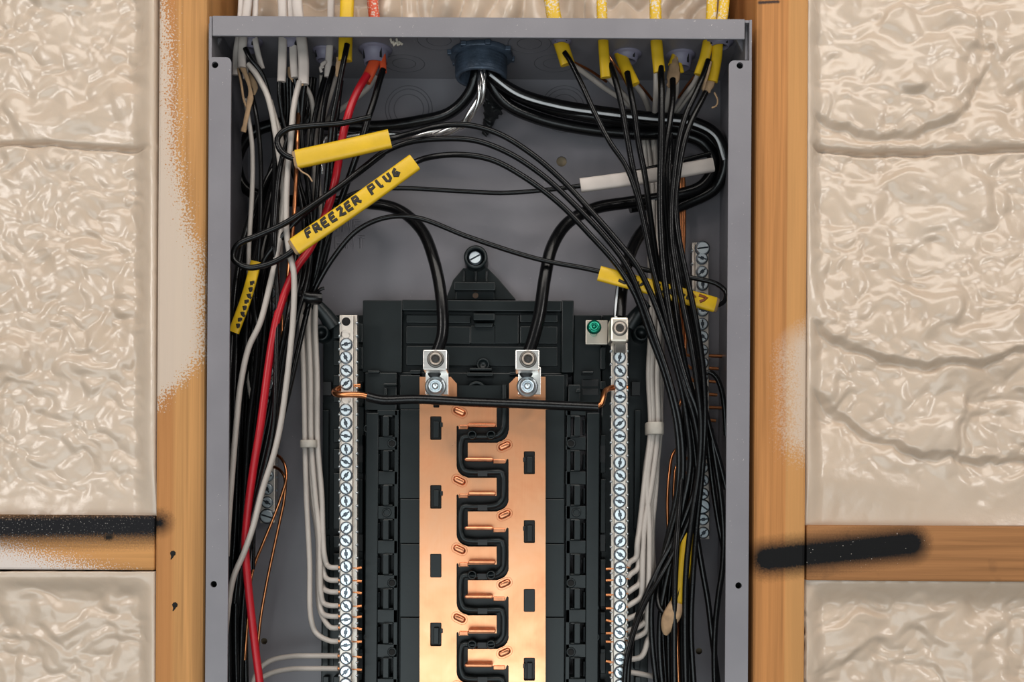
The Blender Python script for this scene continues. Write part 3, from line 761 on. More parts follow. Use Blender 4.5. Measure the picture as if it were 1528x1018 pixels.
# ------------------------------------------------------------------ main lugs
def lug(x0, y0, x1, y1, bx, by, spiral):
    body = MB(); body.pbox(x0, y0, x1, y1, 24, 46)
    lo = obj('lug', body, M['lug'], base, bevel=.0007)
    p = P((x0 + x1) / 2 + 1, (y0 + y1) / 2 - 1, 24)
    obj('set_screw_ring', MB().lathe((p.x, .0240, p.z), (0, -1, 0), [(.0060, 0), (.0058, .0004), (.0046, .0004)], 28), M['dark_metal'], lo)
    obj('set_screw', MB().lathe((p.x, .0240, p.z), (0, -1, 0), [(.0047, .0002), (.0045, .0013), (.0040, .0016), (.0030, .0014), (.0026, .0003)], 24), M['lug_dull'], lo)
    obj('hex_socket', MB().lathe((p.x, .0240, p.z), (0, -1, 0), [(.0028, .0004), (.0014, .0006), (0, .0003)], 6, False), M['socket'], lo)
    tg = MB().pbox(x0 + 4, y1 - 4, x0 + 38, y1 + 37, 45, 50)
    to = obj('lug_tongue', tg, M['lug'], lo, bevel=.0004)
    q = P(bx, by, 44); sc = pxs(44)
    bo = MB().lathe((q.x, .0450, q.z), (0, -1, 0), [(16 * sc, 0), (16 * sc, .0008), (13.5 * sc, .0016), (11 * sc, .0020), (10.5 * sc, .0045), (8 * sc, .0050), (7.5 * sc, .0036), (5 * sc, .0036), (4.8 * sc, .0060), (3 * sc, .0066), (0, .0067)], 28)
    obj('clamp_nut', bo, M['zinc'], lo)
    n_ = P(bx - 2, y1 + 3, 44); obj('lug_notch', MB().lathe((n_.x, .0449, n_.z), (0, -1, 0), [(.0050, 0), (.0046, .0010), (.0025, .0014), (0, .0014)], 16), M['plastic_deep'], lo)
lug(631, 522, 667, 552, 650, 577, 1); lug(769, 522, 805, 552, 787, 577, 0)

# ------------------------------------------------------------------ terminal bars
def term_bar(name, label, xc, y0, rows, zf, group, wide=17, first_empty=False, big=(), skip=(), dull=(), lean=0.0, side=(-8.5, 17.5)):
    top = P(xc, y0, zf); bar = thing(name, label, 'terminal bar', P(xc, rows[-1] + 12, zf + 12), group)
    y1 = rows[-1] + 10; m_ = MB()
    X = lambda y: xc + lean * (y - y0)
    m_.pbox(X(y0) - wide / 2, y0, X(y1) + wide / 2, y1, zf, zf + 9) if not lean else m_.ppoly([(X(y0) - wide / 2, y0), (X(y0) + wide / 2, y0), (X(y1) + wide / 2, y1), (X(y1) - wide / 2, y1)], zf, zf + 9)
    obj('bar_body', m_, M['bar'], bar, bevel=.0006)
    bd = MB()
    fl = MB(); fl.ppoly([(X(y0) + side[0] - 1.5, y0), (X(y0) + side[1] - 1, y0), (X(y1) + side[1] - 1, y1), (X(y1) + side[0] - 1.5, y1)], zf + 5, zf + 10)
    obj('bar_flank', fl, M['bar'], bar, bevel=.0004)
    y = y0 + 12
    while y < y1 - 4:
        for sx in (side[0] - 1.5, side[1] - 1.5):
            p = P(X(y) + sx, y, zf + 4); bd.lathe((p.x, .001 * (zf + 7), p.z), (0, -1, 0), [(.0011, 0), (.0010, .0030), (.0005, .0037), (0, .0038)], 8)
        y += 19.5
    obj('bar_beads', bd, M['zinc'], bar)
    for i, y in enumerate(rows):
        if i in skip: continue
        p = P(X(y) + R.uniform(-.6, .6), y + R.uniform(-.5, .5), zf); a = R.choice([R.uniform(-.3, .3), R.uniform(.4, 1.2), R.uniform(1.3, 1.8), R.uniform(-1, -.5)])
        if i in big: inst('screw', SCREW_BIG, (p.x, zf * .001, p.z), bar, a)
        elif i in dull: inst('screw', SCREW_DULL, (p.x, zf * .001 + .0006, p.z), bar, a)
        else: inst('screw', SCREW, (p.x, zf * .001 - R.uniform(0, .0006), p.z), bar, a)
    return bar
ZN = 40
nl_bar = term_bar('neutral_bar', 'long silver terminal bar with screws left of the copper bus', 516.5, 470, [480, 499] + [514.5 + 19.5 * i for i in range(4)] + [597] + [612 + 19.5 * i for i in range(28)], ZN, None, 18, dull=(1, 6), skip=(0,), side=(-8.5, 17.5))
p = P(516.5, 480, ZN); obj('wire_hole', MB().lathe((p.x, ZN * .001, p.z), (0, -1, 0), [(.0032, -.0002), (.0030, .0001), (0, .0001)], 16), M['hole'], nl_bar)
nr_bar = term_bar('neutral_bar', 'long silver terminal bar with screws right of the copper bus, below a square lug', 925, 512, [534 + 19.55 * i for i in range(32)], ZN, None, 17, side=(-11.5, 12.5))
# square lug at its head
lo = MB().pbox(911, 473, 938, 510, 26, 46); lg = obj('lug', lo, M['lug_warm'], nr_bar, bevel=.0016)
p = P(925, 490, 26)
obj('set_screw', MB().lathe((p.x, .0260, p.z), (0, -1, 0), [(.0046, .0001), (.0044, .0010), (.0032, .0012), (.0025, .0003)], 24), M['lug_dull'], lg)
obj('set_screw_ring', MB().lathe((p.x, .0260, p.z), (0, -1, 0), [(.0054, -.0001), (.0053, .0002), (.0044, .0003)], 24), M['dark_metal'], lg)
obj('hex_socket', MB().lathe((p.x, .0260, p.z), (0, -1, 0), [(.0027, .0006), (.0016, .0004), (0, .0003)], 6, False), M['socket'], lg)
obj('neck', MB().pbox(917, 508, 934, 527, 38, 48), M['dark_metal'], nr_bar, bevel=.0006)
gb_r = term_bar('ground_bar', 'short ground terminal bar with screws against the right side of the enclosure back', 1047.5, 362, [371] + [386 + 19.5 * i for i in range(19)] + [756, 775.5, 795], 80, None, 20, big=(0, 20), side=(-13, 9), lean=.0035)
gb_l = term_bar('ground_bar', 'short ground terminal bar half hidden behind wires on the left', 404, 330, [340 + 19.5 * i for i in range(22)] + [771], 80, None, 22, big=(0, 22), side=(-9, 13), lean=-.012)

# bonding strap with green screw
bs = thing('bonding_strap', 'square silver bonding plate with a green screw beside the right bar lug', 'bonding plate', P(889, 514, 62))
obj('strap_plate', MB().pbox(874, 478, 907, 514, 56, 60), M['lug_warm'], bs, bevel=.0004)
p = P(886, 497, 56); hd = P(886.5, 488, 44)
g = MB().lathe((p.x, .056, p.z), (hd.x - p.x, hd.y - .056, hd.z - p.z), [(.0028, 0), (.0028, .0095), (.0048, .0098), (.0052, .0115), (.0047, .0135), (.0030, .0140), (.0014, .0140), (.0012, .0130), (0, .0130)], 22)
obj('green_screw', g, M['green'], bs, label='green headed bonding screw')

# ------------------------------------------------------------------ wires
def wire(name, label, mat, width, pts, group=None, cat='wire', parent=None, n=8, step=5, power=2.0, flat=1.0):
    """insulated wire through photo points (x, y, depth mm), width in photo pixels"""
    zm = sum(p[2] for p in pts) / len(pts); r = width / 2 * pxs(zm)
    m_ = MB().sweep(ppath(pts, step), r, r * flat, n, power)
    o = obj(name, m_, M[mat], parent)
    if parent is None: tag(o, label, cat, group)
    elif label: o['label'] = label
    return o
def white_tip(o, pts, width=5):
    zm = sum(p[2] for p in pts) / len(pts)
    obj('bare_end', MB().sweep(ppath(pts), width / 2 * pxs(zm), width / 2 * pxs(zm), 7), M['copper_wire'], o, label='bare copper end')

# ---- service cables (thick) and conduit fitting
p = P(718, 90, 50); sc = pxs(50); zt = ET - T
cf = thing('conduit_fitting', 'blue-grey threaded conduit end with locknut in the top of the enclosure', 'conduit fitting', (p.x, .050, zt - .02))
obj('threaded_nipple', MB().lathe((p.x, .050, zt + .03), (0, 0, -1), [(.0165, .0285), (.0165, .032)] + [q for i in range(6) for q in ((.0188, .0335 + .0022 * i), (.0172, .0346 + .0022 * i))] + [(.0186, .047), (.0176, .0485), (.0150, .0480), (.0145, .0300), (0, .0300)], 40), M['conduit'], cf)
m_ = MB().lathe((p.x, .050, zt), (0, 0, -1), [(.0180, 0), (.0222, 0), (.0226, .0012), (.0222, .0038), (.0185, .0042)], 40)
for i in range(8):
    a = 2 * math.pi * (i + .3) / 8; cx_, cy_ = p.x + .0225 * math.cos(a), .050 + .0225 * math.sin(a)
    m_.box(cx_ - .002, cx_ + .002, cy_ - .002, cy_ + .002, zt - .0036, zt - .0004)
obj('locknut', m_, M['conduit'], cf, bevel=.0004)

wire('service_cable', 'thick black cable looping against the left enclosure wall and down to the left lug', 'black_thick', 17.5,
     [(712, 84, 50), (711, 108, 50), (700, 140, 56), (672, 168, 64), (620, 182, 70), (560, 189, 74), (490, 186, 78), (420, 184, 80), (375, 200, 80), (354, 240, 80), (366, 280, 80), (405, 297, 80), (470, 300, 78), (545, 303, 74), (592, 312, 68), (628, 342, 58), (648, 390, 46), (659, 450, 38), (660, 500, 36), (652, 526, 36)], 'thick service cables', 'cable', n=12)
wire('service_cable', 'thick black cable looping against the right enclosure wall and down to the right lug', 'black_thick', 18.5,
     [(724, 84, 52), (726, 108, 52), (752, 152, 60), (800, 176, 68), (870, 192, 74), (950, 200, 78), (1010, 200, 80), (1050, 214, 80), (1066, 243, 80), (1048, 277, 80), (1000, 293, 80), (940, 302, 78), (888, 311, 70), (848, 332, 60), (824, 368, 48), (813, 415, 40), (805, 470, 36.5), (796, 505, 36), (789, 526, 36)], 'thick service cables', 'cable', n=12)
npts = [(728, 84, 48), (732, 110, 48), (772, 139, 54), (830, 157, 60), (900, 168, 64), (970, 176, 66), (1030, 182, 66), (1068, 202, 68), (1082, 238, 72), (1068, 280, 80), (1020, 306, 84), (985, 322, 82), (955, 350, 72), (936, 392, 58), (928, 430, 48), (924, 476, 38)]
nt = wire('service_cable', 'thick black cable with white stripe bending down to the square lug', 'black_thick', 18, npts, 'thick service cables', 'cable', n=12)
def offs(pts, dx, dz):
    out = []
    for i, (x, y, z) in enumerate(pts):
        a, b = pts[max(0, i - 1)], pts[min(len(pts) - 1, i + 1)]; tx, ty = b[0] - a[0], b[1] - a[1]; L = math.hypot(tx, ty) or 1
        out.append((x - ty / L * dx, y + tx / L * dx, z + dz))
    return out
for sp_ in (offs(npts[1:9], 1.5, -4.2), [(1004, 308, 78.5), (985, 315, 77.6), (965, 333, 73), (952, 352, 67), (944, 370, 61)], [(925, 410, 49.5), (921, 440, 42), (919, 460, 38), (919, 476, 35)]):
    obj('white_stripe', MB().sweep(ppath(sp_), .0011, .0005, 6), M['white_stripe'], nt, label='white painted stripe')
np2 = [(722, 84, 56), (727, 108, 56), (756, 134, 60), (815, 160, 66), (880, 174, 66), (950, 184, 74), (1010, 188, 78), (1056, 204, 80), (1073, 240, 86), (1055, 275, 88), (1000, 298, 88), (940, 310, 84)]
wire('service_cable', 'thick black service cable curving behind the striped one near the conduit', 'black_thick', 17, np2, 'thick service cables', 'cable', n=12)
# twisted bare strands
sp = [(718, 100, 40), (719, 128, 40), (715, 150, 44), (702, 172, 50), (688, 188, 56), (660, 198, 62), (620, 203, 70), (560, 204, 78), (500, 205, 80), (484, 208, 80), (479, 220, 80), (478, 260, 82)]
ctr = ppath(sp, 3); tw_ = thing('twisted_bare_wire', 'twisted bare silver ground strands dropping from the conduit', 'wire', P(719, 200, 50))
for k in range(3):
    q = []
    for i, c in enumerate(ctr):
        a = i * .16 + k * 2.1; tg = (ctr[min(i + 1, len(ctr) - 1)] - ctr[max(i - 1, 0)]).normalized(); sd = tg.cross(Vector((0, 1, 0))).normalized(); nr = sd.cross(tg)
        q.append(c + sd * .0019 * math.cos(a) + nr * .0019 * math.sin(a))
    obj('strand', MB().sweep(q, .0016, .0016, 8), M['aluminium'], tw_)
# rough black patch running from the conduit down to the back wall
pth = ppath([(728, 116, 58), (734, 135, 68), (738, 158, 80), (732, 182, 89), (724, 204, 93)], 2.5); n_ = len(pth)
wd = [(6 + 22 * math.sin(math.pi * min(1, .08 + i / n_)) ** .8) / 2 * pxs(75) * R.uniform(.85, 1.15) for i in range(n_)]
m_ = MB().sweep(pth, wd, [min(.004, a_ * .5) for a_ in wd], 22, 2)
pz = obj('black_patch', m_, M['patch'])
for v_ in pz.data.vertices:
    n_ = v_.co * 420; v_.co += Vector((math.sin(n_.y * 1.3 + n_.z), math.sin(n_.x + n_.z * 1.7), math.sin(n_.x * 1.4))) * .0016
tag(pz, 'rough black patch on the back wall under the conduit', 'patch')

# ---- label sleeves cut from cable jackets
def sleeve(name, label, mat, pts, width, zthick=.42, paper_at=None, strokes=None, cat='label', power=3.2):
    path = ppath(pts, 5); zm = sum(p[2] for p in pts) / len(pts); r = width / 2 * pxs(zm)
    o = obj(name, MB().sweep(path, r, r * zthick, 16, power), M[mat]); tag(o, label, cat, 'cable jacket label sleeves')
    tot = len(path) - 1
    def at(u, v_, lift=0.00012):
        f = max(0, min(1, u)) * tot; i = min(int(f), tot - 1); p = path[i].lerp(path[i + 1], f - i)
        tg = (path[i + 1] - path[i]).normalized(); sd = tg.cross(Vector((0, 1, 0))).normalized(); nr = sd.cross(tg)
        if nr.y > 0: nr = -nr
        h = r * zthick * (1 - min(.98, abs(v_)) ** power) ** (1 / power)
        if sd.z < 0: sd = -sd
        return p + sd * (v_ * r) + nr * (h + lift)
    if strokes:
        for mat_, sts in strokes:
            m_ = MB()
            for st_ in sts:
                q = []
                for (a, b) in zip(st_[:-1], st_[1:]):
                    n_ = max(1, int(math.hypot((b[0] - a[0]) * 12, b[1] - a[1]) / .25))
                    for k in range(n_): q.append(at(a[0] + (b[0] - a[0]) * k / n_, a[1] + (b[1] - a[1]) * k / n_))
                q.append(at(*st_[-1])); m_.sweep(q, .00105, .0002, 6)
            obj('handwriting', m_, M[mat_], o, label='handwritten marker lettering')
    for e in (paper_at or ()):
        c0, c1 = (path[0], path[1]) if e == 0 else (path[-1], path[-2]); d = (c0 - c1).normalized()
        m_ = MB().sweep([c0 - d * .002, c0 + d * .0019, c0 + d * .0024], [r * .95, r * .93, r * .7], [r * zthick * .95, r * zthick * .9, r * zthick * .4], 14, 3)
        obj('paper_filler', m_, M['paper'], o, label='brown paper filler')
    return o
LET = {'F': [[(0, 0), (.15, 1), (.9, 1)], [(.1, .55), (.7, .55)]], 'R': [[(.05, 0), (.1, 1), (.7, .95), (.75, .6), (.12, .48)], [(.35, .5), (.9, 0)]],
       'E': [[(.85, 1), (.12, .95), (.05, .05), (.8, 0)], [(.1, .5), (.7, .52)]], 'Z': [[(.05, .95), (.75, 1), (.75, .75), (.1, .1), (.95, 0)]],
       'P': [[(.1, -.15), (.15, 1), (.85, .95), (.85, .55), (.15, .45)]], 'L': [[(.25, .95), (.3, .05), (.65, .0)], [(.1, .95), (.45, .95)]], 'U': [[(.1, 1), (.12, .2), (.4, 0), (.75, .2), (.8, 1)]],
       'G': [[(.75, .95), (.25, .7), (.1, .2), (.45, 0), (.8, .2), (.65, .45), (.35, .3)]]}
def text_strokes(txt, u0, u1, v0, v1, widths=None):
    n_ = len(txt); du = (u1 - u0) / n_; out = []
    for i, ch in enumerate(txt):
        if ch == ' ': continue
        jit = R.uniform(-.06, .06)
        for st_ in LET[ch]: out.append([(u0 + du * (i + .06 + .80 * x), v0 + (v1 - v0) * (y + jit)) for x, y in st_])
    return out
sleeve('label_sleeve', 'yellow jacket sleeve hand-lettered FREEZER PLUG lying on a looped black wire', 'yellow', [(440, 368, 12), (530, 306, 8), (619, 242, 10)], 27, .40, (0,),
       [('ink', text_strokes('FREEZER PLUG', .11, .885, -.22, .66))])
sleeve('label_sleeve', 'plain yellow jacket sleeve above the lettered one on a hooked black wire', 'yellow', [(443, 238, 14), (512, 223, 12), (582, 207, 13)], 28, .45, (0,))
fib = MB().sweep(ppath([(442, 246, 13), (450, 256, 12), (460, 262, 12), (466, 271, 12)], 3), .0006, .0004, 5)
tag(obj('paper_strip', fib, M['paper']), 'thin curl of brown paper hanging from the plain yellow sleeve', 'paper')
sleeve('label_sleeve', 'yellow jacket sleeve with marker writing crossed by black wires beside the square lug', 'yellow', [(894, 408, 36), (980, 431, 33), (1067, 455, 36)], 23, .45, (1,),
       [('ink', [[(.20, .62), (.30, .62)], [(.255, .62), (.25, -.35)], [(.17, -.3), (.22, -.45), (.27, -.3)], [(.29, .1), (.30, -.35), (.325, .1), (.34, -.35), (.37, .1)], [(.47, .5), (.50, .45), (.49, -.4), (.54, -.3)], [(.62, .5), (.59, .1), (.63, -.4), (.66, 0)], [(.67, .3), (.70, -.4), (.72, .2)], [(.76, .5), (.75, -.4)]]),
        ('ink_red', [[(.78, .5), (.81, .2), (.78, -.1)], [(.84, .55), (.91, .5), (.89, .1), (.86, -.25)]])])
sleeve('label_sleeve', 'yellow jacket sleeve with black marks standing against the left flange', 'yellow', [(382, 391, 26), (369, 440, 24), (349, 496, 26)], 16, .55, (),
       [('ink', [[(.28 + .085 * i, -.80), (.29 + .085 * i, -.25), (.325 + .085 * i, -.45 - .25 * (i % 3))] for i in range(8)])])
sleeve('label_sleeve', 'white jacket sleeve slipped over a black wire inside the loop of thick cables', 'white_jacket', [(866, 277, 50), (960, 264, 50), (1064, 246, 54)], 21, .5, ())
sl2 = sleeve('label_sleeve', 'yellow jacket sleeve hanging upright among black wires with a brown paper end', 'yellow', [(1027, 796, 40), (1020, 850, 38), (1008, 912, 36)], 20, .5, ())
pth = ppath([(1010, 900, 34), (1005, 914, 33), (999, 926, 33), (995, 938, 34), (993, 946, 35)], 2)
m_ = MB().sweep(pth, [.0062 * math.sin(math.pi * (.22 + .74 * i / (len(pth) - 1))) ** .6 for i in range(len(pth))], .003, 12, 2.2)
obj('paper_filler', m_, M['paper'], sl2, label='crumpled brown paper filler')

# ---- black wires on the looped labels
wire('black_wire', 'black wire hooked back through the plain yellow sleeve', 'black', 9, [(553, 175, 16), (510, 184, 14), (460, 188, 13), (428, 193, 12), (414, 207, 12), (418, 224, 12), (431, 234, 13), (450, 238, 14), (512, 223, 13), (582, 207, 13), (620, 197, 22), (655, 188, 30), (700, 187, 34), (745, 200, 36), (795, 231, 36), (840, 270, 35), (882, 315, 32), (918, 356, 30), (950, 396, 28), (972, 440, 28), (994, 500, 30), (1012, 560, 32), (1024, 620, 34), (1030, 690, 36), (1018, 760, 40), (1003, 830, 42), (988, 900, 44), (984, 960, 44), (992, 1060, 44)])
wire('black_wire', 'black wire looping back at the left flange through the FREEZER PLUG sleeve', 'black', 9, [(450, 363, 13), (428, 381, 12), (398, 395, 10), (368, 399, 9), (348, 386, 9), (354, 366, 9), (384, 352, 10), (424, 334, 12), (470, 304, 14), (510, 276, 18), (545, 248, 22), (575, 226, 26), (612, 212, 30), (660, 207, 34), (710, 210, 36), (760, 229, 36), (810, 262, 36), (860, 308, 34), (905, 356, 32), (936, 398, 30), (958, 448, 30), (980, 510, 32), (1000, 570, 34), (1016, 640, 38), (1018, 720, 42), (1000, 800, 46), (975, 880, 46), (972, 940, 46), (984, 1060, 46)])
wire('black_wire', 'black wire leaving the upper end of the FREEZER PLUG sleeve in a long arc', 'black', 9, [(560, 284, 9), (616, 244, 12), (645, 234, 20), (690, 231, 28), (735, 239, 32), (785, 266, 33), (835, 304, 33), (880, 350, 31), (920, 395, 30), (948, 440, 32), (970, 500, 34), (992, 560, 36), (1010, 640, 40), (1012, 720, 46), (994, 820, 50), (988, 910, 50), (996, 1060, 50)])
wire('black_wire', 'second black wire crossing below the arc towards the left flange', 'black', 9, [(572, 229, 30), (540, 254, 28), (500, 284, 26), (455, 318, 25), (424, 350, 26), (395, 388, 30), (375, 440, 40), (362, 520, 46), (350, 620, 50), (346, 760, 50), (344, 1060, 50)])
wire('black_wire', 'thin black wire arching over a thick cable into the sleeve beside the square lug', 'black', 7.5, [(455, 470, 50), (468, 436, 46), (495, 388, 40), (533, 344, 34), (575, 325, 30), (622, 325, 28), (700, 354, 30), (800, 386, 33), (893, 405, 36), (980, 431, 34), (1066, 456, 36), (1080, 450, 38), (1083, 436, 42), (1070, 424, 44), (1040, 416, 46), (985, 407, 50), (950, 398, 54), (938, 384, 58)])
wire('black_wire', 'thin black wire running level across the back wall into the white sleeve', 'black', 7, [(494, 340, 60), (510, 300, 62), (545, 284, 64), (600, 281, 66), (680, 285, 66), (750, 288, 62), (810, 284, 56), (870, 277, 50), (960, 264, 50)])
wire('black_wire', 'thin black wire running above the white sleeve behind the wire curtain', 'black', 7, [(900, 270, 62), (947, 257, 62), (1000, 244, 62), (1060, 229, 62)])

# ---- cables entering through the top: each with its jacket, filler and conductors
def jacket(name, pts, width, mat, parent, flat=.6, power=2.4):
    zm = sum(p[2] for p in pts) / len(pts); r = width / 2 * pxs(zm)
    return obj(name, MB().sweep(ppath(pts, 5), r, r * flat, 12, power), M[mat], parent)
def paper(pts, widths, parent):
    path = ppath(pts, 4); n_ = len(path); rs = []
    for i in range(n_):
        f = i / (n_ - 1) * (len(widths) - 1); k = min(int(f), len(widths) - 2); rs.append((widths[k] + (widths[k + 1] - widths[k]) * (f - k)) / 2 * pxs(30) * R.uniform(.85, 1.12))
    return obj('paper_filler', MB().sweep(path, rs, [a * .35 for a in rs], 9, 2), M['paper'], parent)
def cable(label, pts, width, mat='yellow', flat=.6, group=None):
    c_ = thing({'yellow': 'yellow_cable', 'white_jacket': 'white_cable', 'orange_jacket': 'orange_cable'}[mat], label, 'cable', P(*pts[-1]), group)
    jacket('jacket', pts, width, 'yellow_dusty' if mat == 'yellow' and pts[0][0] > 700 else mat, c_, flat); return c_
def up(x, z, x2=None): return [((x2 or x), -70, z), ((x2 or x), 0, z), (x, 40, z)]
G_R = 'yellow cables entering over the right half'
# right: yellow
c1 = cable('yellow cable nearest the conduit fitting, its end slanting right', [(812, -190, 30), (824, 10, 30), (833, 50, 30), (847, 96, 31)], 22)
wire('black_wire', None, 'black', 8, [(842, 78, 28), (849, 88, 27), (868, 126, 26), (890, 174, 25), (910, 212, 24), (934, 248, 24), (950, 290, 24), (962, 340, 26), (974, 400, 28), (990, 460, 29), (1006, 520, 29), (1022, 580, 29), (1036, 625, 30), (1044, 690, 32), (1034, 760, 36), (1008, 820, 40), (985, 862, 42), (960, 905, 40), (944, 950, 36), (934, 990, 33), (931, 1060, 33)], parent=c1)
wire('white_wire', None, 'white', 7.5, [(846, 92, 34), (868, 106, 42), (900, 130, 56), (932, 152, 68), (955, 178, 84), (966, 215, 88), (972, 260, 88), (976, 330, 86)], parent=c1)
wire('bare_copper_wire', None, 'copper_wire', 4, [(850, 90, 38), (880, 105, 50), (905, 122, 62)], parent=c1)
c2 = cable('yellow cable entering straight down, fourth cable from the right wall of the enclosure', [(898, -190, 29), (898, 10, 29), (900, 60, 29), (904, 116, 30)], 16)
wire('black_wire', None, 'black', 9, [(910, 96, 30), (916, 112, 28), (927, 155, 26), (935, 200, 26), (943, 245, 28), (955, 300, 28), (966, 350, 30), (976, 410, 30), (990, 470, 31), (1010, 540, 31), (1030, 600, 32), (1046, 660, 34), (1040, 720, 37), (1014, 790, 42), (986, 842, 46), (968, 880, 46), (950, 925, 42), (940, 970, 36), (935, 1060, 36)], parent=c2)
wire('white_wire', None, 'white', 7.5, [(905, 112, 36), (925, 135, 50), (945, 160, 68), (958, 195, 84), (964, 240, 88), (969, 330, 86)], parent=c2)
wire('bare_copper_wire', None, 'copper_wire', 4, [(907, 80, 32), (915, 93, 34), (930, 116, 48), (940, 135, 60)], parent=c2)
c3 = cable('short yellow cable end bending right out of the grey ring connector', [(925, 78, 48), (930, 92, 44), (938, 110, 41), (946, 127, 40)], 19)
wire('black_wire', None, 'black', 9, [(936, 108, 38), (940, 130, 35), (947, 170, 33), (953, 215, 34), (962, 260, 35), (970, 320, 35), (980, 390, 36), (992, 460, 36), (1006, 530, 35), (1020, 590, 36), (1032, 640, 38), (1040, 700, 40)], parent=c3)
wire('white_wire', None, 'white', 8, [(946, 124, 44), (958, 140, 54), (968, 164, 74), (975, 200, 88), (979, 250, 88), (983, 330, 86)], parent=c3)
wire('bare_copper_wire', None, 'copper_wire', 4, [(948, 120, 50), (962, 135, 60), (974, 150, 70)], parent=c3)
c4 = cable('yellow cable with a slit end, third from the right wall of the enclosure', [(977, -190, 29), (978, 10, 29), (979, 55, 29), (981, 80, 30), (984, 108, 31)], 18)
wire('black_wire', None, 'black', 10, [(986, 100, 30), (987, 130, 26), (987, 180, 24), (986, 240, 24), (985, 290, 25), (986, 340, 26), (990, 400, 27), (998, 460, 28), (1010, 520, 28), (1026, 575, 29), (1042, 620, 31), (1048, 680, 33), (1036, 745, 39), (1010, 800, 44)], parent=c4)
wire('white_wire', None, 'white', 8, [(979, 106, 33), (979, 130, 38), (977, 165, 62), (975, 210, 88), (974, 330, 88)], parent=c4)
c5 = cable('yellow cable splitting around torn brown paper below a grey connector', [(1011, 72, 50), (1008, 84, 46), (1003, 98, 43)], 13)
jacket('jacket', [(1011, 74, 49), (1014, 92, 45), (1018, 108, 43)], 6, 'yellow', c5)
paper([(1008, 84, 44), (1006, 98, 42), (1005, 112, 41), (1002, 124, 40), (996, 129, 40)], [5, 14, 20, 19, 6], c5)
wire('black_wire', None, 'black', 9, [(1004, 118, 38), (1004, 145, 34), (999, 185, 30), (992, 230, 29), (990, 280, 30), (994, 330, 31), (1000, 390, 31), (1008, 450, 31), (1016, 510, 31), (1026, 560, 32), (1040, 610, 36), (1046, 660, 40)], parent=c5)
wire('white_wire', None, 'white', 7, [(1010, 122, 42), (1009, 140, 50), (1002, 158, 62), (996, 180, 80)], parent=c5)
wire('white_wire', None, 'white', 7, [(1000, 124, 44), (996, 150, 56), (990, 185, 80)], parent=c5)
c6 = cable('yellow cable bending inwards, second from the right wall of the enclosure', [(1062, -190, 28), (1062, 10, 28), (1058, 52, 28), (1052, 84, 29), (1043, 112, 30)], 16)
wire('black_wire', None, 'black', 9, [(1057, 90, 26), (1051, 108, 24), (1040, 135, 22), (1024, 170, 21), (1013, 210, 21), (1006, 260, 22), (1002, 310, 22), (1003, 360, 22), (1012, 420, 22), (1022, 470, 23), (1032, 520, 24), (1040, 570, 25), (1046, 630, 27), (1043, 700, 30), (1033, 770, 32), (1024, 850, 32), (1022, 930, 32), (1024, 1060, 32)], parent=c6)
wire('white_wire', None, 'white', 7, [(1042, 110, 36), (1034, 126, 44), (1020, 144, 56), (1004, 170, 74)], parent=c6)
wire('white_wire', None, 'white', 5, [(1046, 113, 40), (1036, 132, 48), (1022, 152, 60), (1008, 172, 74)], parent=c6)
wire('bare_copper_wire', None, 'copper_wire', 4, [(1040, 110, 42), (1028, 124, 50), (1012, 146, 62)], parent=c6)
c7 = cable('yellow cable closest to the right wall of the enclosure, ending in torn brown paper', [(1081, -190, 28), (1080, 10, 28), (1072, 55, 28), (1069, 90, 29), (1063, 122, 30)], 16)
paper([(1062, 118, 30), (1058, 128, 30), (1052, 138, 30), (1050, 143, 30)], [14, 15, 14, 5], c7)
obj('paper_filler', MB().sweep(ppath([(1060, 92, 25), (1057, 105, 24), (1052, 122, 25), (1049, 134, 27)], 4), .0013, .0008, 6), M['paper'], c7)
obj('paper_filler', MB().sweep(ppath([(1066, 138, 29), (1071, 150, 29), (1069, 158, 29), (1062, 161, 29)], 3), .0007, .0004, 5), M['paper'], c7)
wire('black_wire', None, 'black', 9, [(1053, 138, 29), (1044, 156, 26), (1031, 182, 23), (1020, 215, 22), (1012, 260, 23), (1008, 300, 23), (1012, 350, 23), (1024, 410, 24), (1036, 465, 25), (1044, 510, 26), (1050, 560, 27), (1052, 620, 29), (1048, 700, 34), (1040, 780, 36), (1034, 860, 36), (1031, 940, 36), (1038, 1060, 36)], parent=c7)
# left: white, grey, yellow, orange
w1 = cable('white cable end closest to the left wall of the enclosure', [(360, -190, 26), (360, 0, 26), (357, 45, 26), (352, 80, 27), (351, 112, 28)], 9, 'white_jacket')
w2 = cable('wide white cable end beside the narrow one at the left wall', [(372, -190, 24), (370, 0, 24), (364, 45, 24), (361, 80, 24), (361, 101, 24)], 13, 'white_jacket')
paper([(361, 98, 24), (366, 110, 26), (371, 124, 27), (374, 142, 27), (371, 160, 26), (367, 178, 26), (363, 197, 27)], [9, 7, 5, 9, 8, 7, 8], w2)
paper([(370, 110, 30), (376, 122, 30), (381, 132, 30), (379, 142, 30)], [8, 11, 10, 3], w2)
obj('paper_filler', MB().sweep(ppath([(355, 102, 27), (360, 125, 27), (364, 150, 27), (368, 160, 27)], 4), .0009, .0006, 6), M['paper'], w2)
jacket('jacket_flap', [(366, 101, 28), (366, 110, 28), (367, 117, 28)], 9, 'white_jacket', w2)
w3 = cable('white cable slanting right behind the first connector', [(382, -190, 27), (381, 10, 27), (380, 52, 27), (385, 80, 28), (391, 103, 30)], 9, 'white_jacket')
w4 = cable('white cable end cut to a point, first of three close together', [(420, -190, 27), (421, 0, 27), (422, 50, 27), (421, 95, 27), (420, 122, 27)], 13, 'white_jacket')
w5 = cable('white cable in the middle of three close together', [(432, -190, 29), (434, 0, 29), (437, 50, 29), (438, 88, 29), (440, 116, 29)], 12, 'white_jacket')
